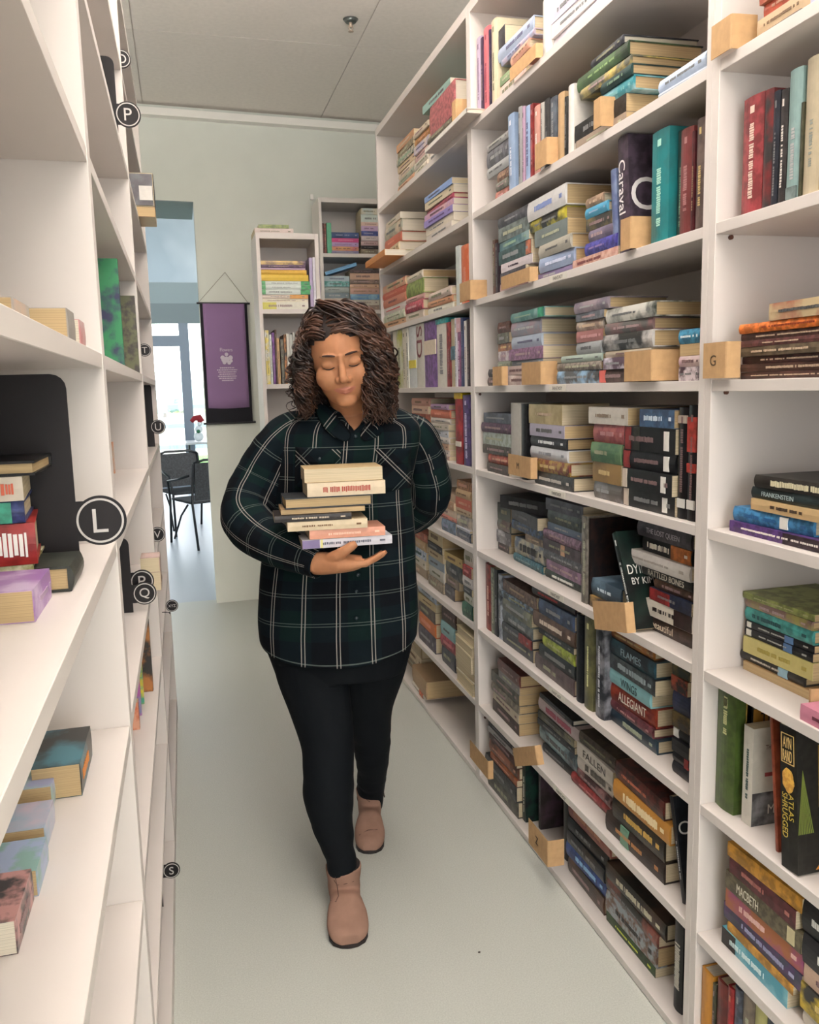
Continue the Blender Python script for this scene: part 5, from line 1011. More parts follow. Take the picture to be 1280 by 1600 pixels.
# ================================================================== THE WOMAN
from mathutils.bvhtree import BVHTree
def J(px, py, Y): return bp(px, py, Y=Y)
AZ = .182
AX = Vector((math.cos(AZ), -math.sin(AZ), 0)); BX = Vector((math.sin(AZ), math.cos(AZ), 0)); UZ = Vector((0, 0, 1))
def crom(vals, n):
    """smooth interpolation of a list of tuples"""
    out = []; m = len(vals)
    for k in range(n):
        t = k/(n-1)*(m-1); i = min(int(t), m-2); u = t-i
        p0, p1, p2, p3 = vals[max(i-1, 0)], vals[i], vals[i+1], vals[min(i+2, m-1)]
        r = []
        for a, b, c, d in zip(p0, p1, p2, p3):
            r.append(.5*((2*b)+(-a+c)*u+(2*a-5*b+4*c-d)*u*u+(-a+3*b-3*c+d)*u**3))
        out.append(r)
    return out
def loft(bm, secs, n=48, rows=None, ex=2.0, uv=False, cap=True, disp=None, axes=None, v0=0.0):
    """secs: (x,y,z, halfwidth, halfdepth). axes None -> rings perpendicular to the path"""
    rows = rows or len(secs)*4; S_ = crom(secs, rows)
    uvl = bm.loops.layers.uv.verify() if uv else None
    C_ = [Vector(s[:3]) for s in S_]; rings = []; us = []; vs = [v0]
    for i in range(1, rows): vs.append(vs[-1]+(C_[i]-C_[i-1]).length)
    pa = None
    for i, s in enumerate(S_):
        if axes: a, b = axes
        else:
            t = (C_[min(i+1, rows-1)]-C_[max(i-1, 0)]).normalized()
            ref = AX if pa is None else pa
            if pa is None and abs(t.dot(AX)) > .85: ref = UZ
            a = (ref-t*ref.dot(t)).normalized(); pa = a; b = t.cross(a)
        ring = []; u = []; acc = 0; last = None
        for k in range(n):
            th = 2*PI*k/n - PI/2      # start at the front (-b) so the seam there is controllable
            ct, st = math.cos(th), math.sin(th)
            e_ = 2/ex
            p = C_[i] + a*(abs(ct)**e_*math.copysign(1, ct)*s[3]) + b*(abs(st)**e_*math.copysign(1, st)*s[4])
            if disp: p = disp(p, th, i/(rows-1), (p-C_[i]).normalized())
            ring.append(bm.verts.new(p))
            if last is not None: acc += (p-last).length
            last = p; u.append(acc)
        rings.append(ring); us.append(u+[acc+(ring[0].co-ring[-1].co).length])
    for i in range(rows-1):
        for k in range(n):
            f = bm.faces.new((rings[i][k], rings[i][(k+1) % n], rings[i+1][(k+1) % n], rings[i+1][k])); f.smooth = True
            if uv:
                def U(r_, kk):   # signed distance from the front centre line
                    tot = us[r_][n]; d = us[r_][kk]
                    return d
                for lp, (r_, kk) in zip(f.loops, ((i, k), (i, k+1), (i+1, k+1), (i+1, k))):
                    mean = .5*(us[rows//2][n])
                    q = U(r_, kk)/us[r_][n]*us[rows//2][n]
                    if q > mean: q = q-2*mean
                    if kk == n//2 + 0 and False: pass
                    lp[uvl].uv = (q, vs[r_])
                # keep the back seam continuous
                qs = [lp[uvl].uv[0] for lp in f.loops]
                if max(qs)-min(qs) > mean:
                    for lp in f.loops:
                        if lp[uvl].uv[0] < 0: lp[uvl].uv = (lp[uvl].uv[0]+2*mean, lp[uvl].uv[1])
    if cap:
        for ring, rev in ((rings[0], True), (rings[-1], False)):
            c = bm.verts.new(sum((v.co for v in ring), Vector())/n)
            for k in range(n):
                q = (ring[k], ring[(k+1) % n], c); f = bm.faces.new(q[::-1] if not rev else q); f.smooth = True
    return rings
def remeshed(bm, voxel, smooth_it=3, factor=.5):
    me = bpy.data.meshes.new('tmp'); bmesh.ops.recalc_face_normals(bm, faces=bm.faces[:]); bm.to_mesh(me); bm.free()
    o = bpy.data.objects.new('tmp', me); COL.objects.link(o)
    md = o.modifiers.new('r', 'REMESH'); md.mode = 'VOXEL'; md.voxel_size = voxel
    if smooth_it: s = o.modifiers.new('s', 'SMOOTH'); s.iterations = smooth_it; s.factor = factor
    dg = bpy.context.evaluated_depsgraph_get(); out = bpy.data.meshes.new_from_object(o.evaluated_get(dg))
    bpy.data.objects.remove(o); bpy.data.meshes.remove(me)
    for p in out.polygons: p.use_smooth = True
    return out
def obj_me(name, me, m, parent):
    me.name = name; o = bpy.data.objects.new(name, me); COL.objects.link(o)
    me.materials.clear()
    for mm in (m if isinstance(m, (list, tuple)) else [m]): me.materials.append(mm)
    o.parent = parent; return o
def sphere(bm, c, r, M=None, sub=3, sc_=(1, 1, 1)):
    T_ = Matrix.Translation(c) @ Matrix.Diagonal((r*sc_[0], r*sc_[1], r*sc_[2], 1))
    if M is not None: T_ = M @ T_
    bmesh.ops.create_icosphere(bm, subdivisions=sub, radius=1, matrix=T_)
def px2m(r, Y): return r*Y/FPX*1.03
woman = empty('person', (0.46, 2.42, 0)); tag(woman, 'person with dark curly hair in plaid shirt, walking and carrying a stack of books', 'person')
WO = Vector((0.46, 2.42, 0))
SKIN = mat('skin', '#AE7A58', .58, noise_s=60, noise_a=.05, bump=.05, bump_s=400, spec=.25)
b_ = SKIN.node_tree.nodes['Principled BSDF']; b_.inputs['Subsurface Weight'].default_value = .12; b_.inputs['Subsurface Radius'].default_value = (.01, .004, .002)
LIP = mat('lips', '#B0705C', .45)
# ---- body (one continuous surface: head, neck, torso, arms, hand, legs)
HC = J(532, 562, 2.33)
HM = Matrix.Translation(HC) @ Matrix.Rotation(-AZ, 4, 'Z') @ Matrix.Rotation(math.radians(-7), 4, 'Y') @ Matrix.Rotation(math.radians(12), 4, 'X') @ Matrix.Scale(1.11, 4)
bm = bmesh.new()
# skull, jaw
bmesh.ops.create_uvsphere(bm, u_segments=48, v_segments=32, radius=1, matrix=HM @ Matrix.Translation((0, .005, .022)) @ Matrix.Diagonal((.074, .094, .096, 1)))
bmesh.ops.create_uvsphere(bm, u_segments=40, v_segments=28, radius=1, matrix=HM @ Matrix.Translation((0, -.022, -.035)) @ Matrix.Diagonal((.061, .066, .075, 1)))
def hv(x, y, z): return HM @ Vector((x, y, z))
sphere(bm, (0, -.066, -.088),   .0215, HM, sc_=(1.2, .85, .85))                      # chin
for s in (-1, 1):
    sphere(bm, (s*.036, -.056, -.028), .030, HM, sc_=(1, 1, 1.1))                 # cheek
    sphere(bm, (s*.030, -.0745, .006), .0150, HM, sc_=(1.2, .85, .8))               # eyelid over the eyeball
    tube(bm, [hv(s*.010, -.090, .024), hv(s*.028, -.089, .030), hv(s*.048, -.074, .026)], [.0028, .0030, .0025], 10)   # brow ridge
    sphere(bm, (s*.0125, -.0885, -.034), .0082, HM)                                 # nostril wing
    sphere(bm, (s*.073, .012, -.008), .020, HM, sc_=(.35, .8, 1.4))                 # ear
tube(bm, [hv(0, -.086, .026), hv(0, -.0895, .005), hv(0, -.0975, -.018), hv(0, -.1005, -.027)], [.0085, .0085, .0105, .0110], 12)   # nose
sphere(bm, (0, -.0985, -.030), .0112, HM)
tube(bm, [hv(-.026, -.076, -.0555), hv(-.011, -.0868, -.0550), hv(0, -.0885, -.0568), hv(.011, -.0868, -.0550), hv(.026, -.076, -.0555)], [.0020, .0034, .0034, .0034, .0020], 10)
tube(bm, [hv(-.022, -.077, -.0590), hv(0, -.0868, -.0655), hv(.022, -.077, -.0590)], [.0018, .0042, .0018], 10)
# neck and upper chest
loft(bm, [(*hv(0, .015, -.05), .052, .055), (*(hv(0, .03, -.085)+Vector((0, .01, -.01))), .050, .052), (*J(553, 645, 2.44), .054, .056), (*J(553, 668, 2.44), .085, .085), (*J(550, 705, 2.45), .12, .10)], 32, 14)
# torso under the shirt, hips
TOR = [(1000, 412, 646, .142), (950, 412, 646, .145), (900, 414, 644, .138), (850, 420, 641, .128), (800, 431, 637, .118), (760, 434, 634, .116), (720, 432, 642, .118), (690, 430, 648, .116), (668, 434, 646, .100), (652, 456, 636, .08), (642, 484, 612, .06)]
def tsec(py, l, r, dpt, Y=2.45):
    c = J((l+r)/2, py, Y); return (c.x, c.y, c.z, (J(r, py, Y)-J(l, py, Y)).length/2, dpt)
loft(bm, [tsec(*t) for t in TOR], 40, 30, axes=(AX, BX), ex=2.3)
def limb(pts, k=1.0, n=24, rows=None, tgt=None, **kw):
    s = []
    for (px, py, Y, r) in pts:
        c = J(px, py, Y); rr = px2m(r, Y)*k; s.append((c.x, c.y, c.z, rr, rr))
    loft(tgt if tgt is not None else bm, s, n, rows or len(pts)*4, **kw)
ARML = [(450, 682, 2.46, 33), (427, 710, 2.47, 37), (408, 747, 2.48, 39), (390, 785, 2.46, 40), (386, 812, 2.42, 38), (408, 836, 2.36, 36), (440, 856, 2.28, 32), (474, 871, 2.215, 26), (497, 880, 2.18, 22)]
ARMR = [(650, 680, 2.46, 30), (662, 706, 2.48, 31), (671, 740, 2.50, 32), (674, 768, 2.53, 33), (668, 784, 2.58, 30), (645, 806, 2.64, 27), (610, 818, 2.68, 24), (585, 824, 2.68, 20)]
limb(ARML, .74); limb(ARMR, .74)
LEGF = [(480, 985, 2.47, 56), (486, 1040, 2.45, 57), (500, 1100, 2.40, 50), (512, 1160, 2.35, 43), (513, 1205, 2.32, 41), (514, 1245, 2.305, 40), (521, 1290, 2.295, 33), (530, 1330, 2.285, 26), (535, 1358, 2.28, 24), (539, 1380, 2.285, 21)]
LEGR = [(588, 985, 2.46, 60), (584, 1040, 2.48, 52), (578, 1100, 2.53, 38), (580, 1145, 2.58, 32), (582, 1180, 2.62, 28), (581, 1210, 2.68, 24), (579, 1238, 2.745, 22), (579, 1262, 2.75, 20)]
limb(LEGF[:9], .9); limb(LEGR[:7], .9)
# right hand (palm up under the books)
def hp(px, py, Y): return J(px, py, Y)
loft(bm, [(*hp(488, 880, 2.195), .026, .030), (*hp(506, 880, 2.18), .027, .031), (*hp(530, 880, 2.165), .038, .026), (*hp(552, 879, 2.165), .043, .021), (*hp(566, 877, 2.165), .043, .014)], 28, 16, axes=(BX, UZ))
for (Y, dx, dy, k) in ((2.132, -6, 2, .92), (2.155, 0, 0, 1.0), (2.178, 1, -1, .97), (2.199, -5, -1, .82)):
    P_ = [hp(556, 880+dy, Y), hp(574+dx*.4, 879+dy, Y-.002), hp(588+dx*.8, 872+dy, Y-.006), hp(598+dx, 866+dy, Y-.012), hp(603+dx, 862+dy, Y-.015)]
    tube(bm, P_, [.0095*k+.001, .0092*k+.001, .0086*k, .0078*k, .0055*k], 14)
tube(bm, [hp(515, 874, 2.165), hp(528, 868, 2.142), hp(540, 860, 2.128), hp(550, 853, 2.124), hp(557, 849, 2.124)], [.018, .0165, .0135, .0125, .0085], 14)
me = remeshed(bm, .0026, 5, .5)
body = obj_me('body', me, [SKIN, LIP], woman)
HMi = HM.inverted()
for p in me.polygons:
    c = HMi @ p.center
    if c.y < -.076 and abs(c.x) < .0255:
        u = abs(c.x)/.0255; top = -.0515-.0025*u*u; bot = -.0705+.0125*u*u
        if bot < c.z < top: p.material_index = 1
body['label'] = 'bare skin of face, neck and hand'
# brows, closed lashes
BROW = mat('brow_hair', '#3A241C', .8)
ebvh = BVHTree.FromPolygons([v.co for v in me.vertices], [p.vertices[:] for p in me.polygons])
def onface(x, z, lift=.0012):
    o = HM @ Vector((x, -.2, z)); d = (HM.to_3x3() @ Vector((0, 1, 0))).normalized()
    h = ebvh.ray_cast(o, d)[0]; return (h if h else o) - d*lift
for s in (-1, 1):
    bm = bmesh.new(); tube(bm, [onface(s*(.012+.009*k), .0255+.0035*math.sin(k/4*2.6)-(.002 if k == 4 else 0)) for k in range(5)], [.0020, .0032, .0030, .0022, .0010], 6); link_mesh('eyebrow', bm, BROW, woman, True)
    bm = bmesh.new(); tube(bm, [onface(s*(.017+.0065*k), -.0015-.0042*math.sin(k/4*PI), .0004) for k in range(5)], [.0010, .0017, .0019, .0018, .0012], 6); link_mesh('eyelashes', bm, mat('lash', '#1E1412', .7), woman, True)
# ---- hair
HAIR = mat('hair_dark_brown', '#241712', .42, noise_s=16, col2='#4E3326', spec=.45)
HAIRD = mat('hair_base', '#1E1411', .6)
rn = random.Random(3)
cen = HM @ Vector((0, .008, .02))
bm = bmesh.new()
bmesh.ops.create_uvsphere(bm, u_segments=40, v_segments=28, radius=1, matrix=HM @ Matrix.Translation((0, .014, .030)) @ Matrix.Diagonal((.082, .098, .098, 1)))
kill = []
for f in bm.faces:
    c = HMi @ f.calc_center_median()
    if c.y < -.030 and c.z < .070-.22*abs(c.x): kill.append(f)
bmesh.ops.delete(bm, geom=kill, context='FACES')
link_mesh('hair_base', bm, HAIRD, woman, True)
bm = bmesh.new()
strands = 1150
wr = (math.cos(AZ), -math.sin(AZ))
for i in range(strands):
    # root on the scalp, head-local
    while True:
        z = rn.uniform(-.55, 1); ph = rn.uniform(-PI, PI); rr = math.sqrt(1-z*z)
        x, y = rr*math.sin(ph), -rr*math.cos(ph)       # ph = 0 faces front
        if y < -.25 and z < .47-.2*abs(x): continue
        if z < -.1 and y < .0: continue
        break
    L0 = Vector((x*.083, .014+y*.099, .030+z*.098)); P0 = HM @ L0
    d = P0-cen
    fx = d.x*wr[0]+d.y*wr[1]; fy = -(d.x*math.sin(AZ)+d.y*math.cos(AZ))    # right (viewer), front
    part = -.022
    side = 1 if (L0.x > part) else -1
    az = math.atan2(fx, fy)         # 0 = towards the camera
    # where the lock ends up hanging
    front = fy > -.02
    if side > 0: az1 = (rn.uniform(.74, 1.75) if front else max(abs(az), .9)*1)
    else: az1 = -(rn.uniform(1.12, 1.9) if front else max(abs(az), 1.1))
    if not front: az1 = az+rn.uniform(-.15, .15)
    R0 = math.hypot(fx, fy)
    R1 = rn.uniform(.090, .152) if side > 0 else rn.uniform(.086, .118)
    if not front: R1 = rn.uniform(.09, .145)
    zend = cen.z-rn.uniform(.085, .185)-(.02 if side > 0 else .0)
    if not front: zend = cen.z-rn.uniform(.06, .19)
    lift = rn.uniform(.018, .045)*(1 if side > 0 else .7)
    n = 64; pts = []; rad = []
    w0 = rn.uniform(0, 6.28); turns = rn.uniform(5.0, 8.5); amp = rn.uniform(.007, .0150)
    e0 = rn.uniform(.9, 1.3)
    for k in range(n):
        t = k/(n-1)
        s_ = 1-(1-t)**2.2
        a_ = az+(az1-az)*min(1, s_*1.25)
        R = R0+(R1-R0)*min(1, s_*1.15)
        zz = P0.z+lift*math.sin(PI*min(1, t*2.2))*.8+(zend-P0.z)*(t**1.55)
        # keep it outside the skull
        hx, hz = R, zz-(cen.z+.012)
        if hz > 0:
            q = (hx/.098)**2+(hz/.118)**2
            if q < 1: R = R/max(.2, math.sqrt(q)) if hx > .03 else R; zz = cen.z+.012+hz/max(.2, math.sqrt(q))
        else: R = max(R, .090)
        am = amp*max(0, min(1, (t-.16)*2.2))
        th = w0+turns*2*PI*(t**.9)
        R += am*math.cos(th); a2 = a_+am*math.sin(th)/max(R, .04)*1.1
        gx, gy = R*math.sin(a2), R*math.cos(a2)
        p = Vector((cen.x+gx*wr[0]-gy*math.sin(AZ), cen.y+gx*wr[1]-gy*math.cos(AZ), zz+am*.3*math.sin(th*1.3)))
        pts.append(p); rad.append((.0027 if t < .7 else .0030*(1-(t-.7)/.3*.75))*rn.uniform(.9, 1.1))
    tube(bm, pts, rad, 5, cap=False)
hair = link_mesh('hair', bm, HAIR, woman, True); hair['kind'] = 'stuff'; hair['label'] = 'shoulder-length dark brown curls'
# ---- plaid shirt
def plaid(name, per=.083, off=(0, 0), rot=0):
    m = bpy.data.materials.new(name); m.use_nodes = True; nt = m.node_tree; b = nt.nodes['Principled BSDF']
    b.inputs['Roughness'].default_value = .85; b.inputs['Specular IOR Level'].default_value = .15
    uv = nt.nodes.new('ShaderNodeUVMap'); mp = nt.nodes.new('ShaderNodeMapping'); mp.inputs['Location'].default_value = (off[0], off[1], 0); mp.inputs['Rotation'].default_value = (0, 0, rot)
    nt.links.new(uv.outputs[0], mp.inputs[0]); sp = nt.nodes.new('ShaderNodeSeparateXYZ'); nt.links.new(mp.outputs[0], sp.inputs[0])
    def M_(op, a, b2=None, c=None):
        n = nt.nodes.new('ShaderNodeMath'); n.operation = op
        for i, v in enumerate((a, b2, c)):
            if v is None: continue
            if isinstance(v, (int, float)): n.inputs[i].default_value = v
            else: nt.links.new(v, n.inputs[i])
        return n.outputs[0]
    def lines(x, per_, gap, wd):
        f = M_('PINGPONG', M_('ADD', x, 10.0*per_), per_/2)      # 0 at line centre
        d = M_('ABSOLUTE', M_('SUBTRACT', f, gap))
        return M_('LESS_THAN', d, wd)
    lx = lines(sp.outputs[0], per, .0042, .0012); ly = lines(sp.outputs[1], per, .0040, .0009)
    lx2 = M_('LESS_THAN', M_('ABSOLUTE', M_('SUBTRACT', M_('PINGPONG', M_('ADD', sp.outputs[0], 10*per), per/2), per/2-.003)), .0006)
    # broad green / near black bands
    bx = M_('GREATER_THAN', M_('PINGPONG', M_('ADD', sp.outputs[0], 10*per*2+.02), per), per*.52)
    by = M_('GREATER_THAN', M_('PINGPONG', M_('ADD', sp.outputs[1], 10*per*2), per), per*.50)
    g = M_('MULTIPLY', M_('ADD', bx, by), .5)
    cr = nt.nodes.new('ShaderNodeValToRGB'); cr.color_ramp.elements[0].color = lin('#080C12'); cr.color_ramp.elements[1].color = lin('#091C1C')
    e2 = cr.color_ramp.elements.new(.5); e2.color = lin('#09141A'); nt.links.new(g, cr.inputs[0])
    def mixc(fac, c1, col):
        mx = nt.nodes.new('ShaderNodeMix'); mx.data_type = 'RGBA'; nt.links.new(fac, mx.inputs[0]); nt.links.new(c1, mx.inputs[6]); mx.inputs[7].default_value = lin(col); return mx.outputs[2]
    c1 = mixc(M_('MULTIPLY', ly, .34), cr.outputs[0], '#8A968E'); c2 = mixc(M_('MULTIPLY', lx, .62), c1, '#B0A8A0')
    nt.links.new(c2, b.inputs['Base Color'])
    n = nt.nodes.new('ShaderNodeTexNoise'); n.inputs['Scale'].default_value = 900; bu = nt.nodes.new('ShaderNodeBump'); bu.inputs['Strength'].default_value = .15; bu.inputs['Distance'].default_value = .001
    tc = nt.nodes.new('ShaderNodeTexCoord'); nt.links.new(tc.outputs['Object'], n.inputs['Vector']); nt.links.new(n.outputs['Fac'], bu.inputs['Height']); nt.links.new(bu.outputs[0], b.inputs['Normal'])
    return m
PL = plaid('plaid_flannel'); PLD = plaid('plaid_flannel_diagonal', rot=.8); PLS = plaid('plaid_sleeve', off=(.03, .02))
def folds(amp, sx, sz, seed):
    def f(p, th, t, nrm):
        q = Vector((math.cos(th)*sx, math.sin(th)*sx, p.z*sz+seed))
        return p+nrm*(noise.noise(q)*amp+noise.noise(q*2.3)*amp*.45)
    return f
SH = [(996, 409, 650, .172), (976, 407, 651, .168), (950, 406, 652, .158), (900, 408, 650, .152), (850, 414, 647, .142), (800, 424, 643, .132), (760, 428, 640, .130), (722, 427, 648, .131), (690, 424, 656, .128), (668, 426, 656, .116), (652, 444, 646, .098), (641, 468, 628, .080), (632, 496, 606, .066)]
VB = J(555, 676, 2.33)
bm = bmesh.new()
base = folds(.0055, 1.6, 5, 3)
vz = lambda t: t
def shirt_disp(p, th, t, nrm):
    p = base(p, th, t, nrm)
    front = -math.sin(th)          # 1 at the front
    if t < .10:                    # shirt-tail hem: front and back hang lower than the sides
        p = p+Vector((0, 0, -.040*(abs(front)**1.5)*(1-t/.10)+.012*(1-t/.10)*(1-abs(front))))
    if t > .60 and front > .25:    # open collar: the cloth ends along a V
        dx = abs((p-VB).dot(AX)); zv = VB.z+1.45*dx
        if p.z > zv: p = Vector((p.x, p.y, zv))
    return p
loft(bm, [tsec(*t) for t in SH], 96, 110, ex=2.25, uv=True, cap=False, axes=(AX, BX), disp=shirt_disp)
sm_ = bm.copy()
shirt = link_mesh('plaid_shirt', bm, PL, woman, True); shirt['label'] = 'dark green and navy plaid flannel shirt with white lines'
md = shirt.modifiers.new('thick', 'SOLIDIFY'); md.thickness = .0016; md.offset = -1
sbvh = BVHTree.FromBMesh(sm_)
for nm, A, sd in (('sleeve', ARML, 9), ('sleeve', ARMR, 21)):
    bm = bmesh.new(); s = []
    for (px, py, Y, r) in [((492, 676, 2.47, 20) if A is ARML else (612, 674, 2.47, 18)), ((470, 672, 2.465, 28) if A is ARML else (632, 670, 2.465, 25))]+A:
        c = J(px, py, Y); rr = px2m(r, Y); s.append((c.x, c.y, c.z, rr, rr))
    loft(bm, s, 56, 80, uv=True, cap=False, disp=folds(.005, 1.3, 16, sd))
    # the shoulder end closes inside the torso
    sl = link_mesh(nm, bm, PLS, shirt, True); md = sl.modifiers.new('thick', 'SOLIDIFY'); md.thickness = .0016; md.offset = -1
# cuff at the carrying wrist
bm = bmesh.new(); c1, c2 = J(487, 877, 2.198), J(499, 881, 2.18)
loft(bm, [(*c1, .0405, .0405), (*((c1+c2)/2), .0415, .0415), (*c2, .0405, .0405)], 40, 6, uv=True, cap=False); cf = link_mesh('cuff', bm, PLS, shirt, True)
md = cf.modifiers.new('thick', 'SOLIDIFY'); md.thickness = .002; md.offset = -1
def cast(px, py, lift):
    d = (CF+CR*((px-640)/FPX)-CU*((py-800)/FPX)).normalized(); h = sbvh.ray_cast(CO, d)
    return (h[0]-d*lift) if h[0] else None
def patch(name, quad, nx, ny, lift, m, t=.0015, uvs=1.0):
    """small cloth piece laid on the shirt front; quad = 4 picture corners tl,tr,br,bl"""
    bm = bmesh.new(); uvl = bm.loops.layers.uv.verify(); g = []
    for j in range(ny+1):
        row = []
        for i in range(nx+1):
            u, v = i/nx, j/ny
            x = (quad[0][0]*(1-u)+quad[1][0]*u)*(1-v)+(quad[3][0]*(1-u)+quad[2][0]*u)*v
            y = (quad[0][1]*(1-u)+quad[1][1]*u)*(1-v)+(quad[3][1]*(1-u)+quad[2][1]*u)*v
            p = cast(x, y, lift)
            if p is None: p = J(x, y, 2.34)
            row.append((bm.verts.new(p), x, y))
        g.append(row)
    for j in range(ny):
        for i in range(nx):
            a, b, c, d = g[j][i], g[j][i+1], g[j+1][i+1], g[j+1][i]
            f = bm.faces.new((d[0], c[0], b[0], a[0])); f.smooth = True
            for lp, q in zip(f.loops, (d, c, b, a)): lp[uvl].uv = (q[1]/560*uvs, q[2]/560*uvs)
    o = link_mesh(name, bm, m, shirt, True); md = o.modifiers.new('thick', 'SOLIDIFY'); md.thickness = t; md.offset = -1
    return o
patch('chest_pocket', ((462, 702), (532, 706), (534, 770), (460, 765)), 10, 8, .004, PLD)
patch('pocket_flap', ((460, 698), (536, 703), (520, 728), (476, 724)), 10, 5, .007, PLD)
patch('chest_pocket', ((590, 704), (642, 702), (642, 762), (590, 770)), 10, 8, .004, PLD)
patch('pocket_flap', ((586, 702), (644, 700), (640, 722), (600, 730)), 10, 5, .007, PLD)

BTN = mat('button_dark', '#26343A', .4)
for (px, py) in ((556, 682), (500, 717), (560, 898), (557, 924), (557, 966)):
    p = cast(px, py, .006)
    bm = bmesh.new(); bmesh.ops.create_cone(bm, cap_ends=True, segments=20, radius1=.0055, radius2=.0045, depth=.003, matrix=Matrix.Rotation(PI/2, 4, 'X')); o = link_mesh('button', bm, BTN, shirt, True); o.location = p
# collar: two leaves meeting in a V
def collar(pts_in, pts_out, name='collar'):
    bm = bmesh.new(); uvl = bm.loops.layers.uv.verify(); A = [bm.verts.new(p) for p in pts_in]; B = [bm.verts.new(p) for p in pts_out]
    for i in range(len(A)-1):
        f = bm.faces.new((A[i], B[i], B[i+1], A[i+1])); f.smooth = True
        for lp in f.loops: lp[uvl].uv = (lp.vert.co.x*1.0, lp.vert.co.z)
    o = link_mesh(name, bm, PLD, shirt, True)
    md = o.modifiers.new('t', 'SOLIDIFY'); md.thickness = .003; sb = o.modifiers.new('s', 'SUBSURF'); sb.levels = 1; sb.render_levels = 1
collar([J(508, 624, 2.43), J(520, 640, 2.37), J(537, 660, 2.335), J(553, 677, 2.318)], [J(486, 634, 2.41), J(498, 658, 2.345), J(516, 684, 2.312), J(546, 696, 2.306)])
collar([J(600, 624, 2.43), J(590, 640, 2.37), J(574, 660, 2.335), J(558, 677, 2.318)], [J(618, 634, 2.41), J(612, 658, 2.345), J(596, 684, 2.312), J(566, 696, 2.306)])
collar([J(505, 622, 2.43), J(520, 612, 2.49), J(553, 608, 2.52), J(585, 612, 2.49), J(600, 622, 2.43)], [J(490, 638, 2.44), J(512, 636, 2.51), J(553, 636, 2.55), J(595, 636, 2.51), J(614, 638, 2.44)], 'collar_stand')
# ---- leggings
bm = bmesh.new()
loft(bm, [tsec(*t) for t in ((1048, 434, 632, .130), (1020, 424, 640, .138), (985, 412, 646, .148), (940, 414, 644, .14))], 40, 16, axes=(AX, BX), ex=2.2)
limb(LEGF[:10], 1.0, 32, 48, tgt=bm); limb(LEGR[:8], 1.0, 32, 40, tgt=bm)
for v in bm.verts:
    k = noise.noise(Vector((v.co.x*9, v.co.y*9, v.co.z*34)))
    if v.co.z < .42: v.co += Vector((k, k*.5, 0))*.005
me = remeshed(bm, .004, 3, .6)
obj_me('leggings', me, mat('leggings_black', '#0C1014', .8, noise_s=300, noise_a=.1, spec=.15), woman)
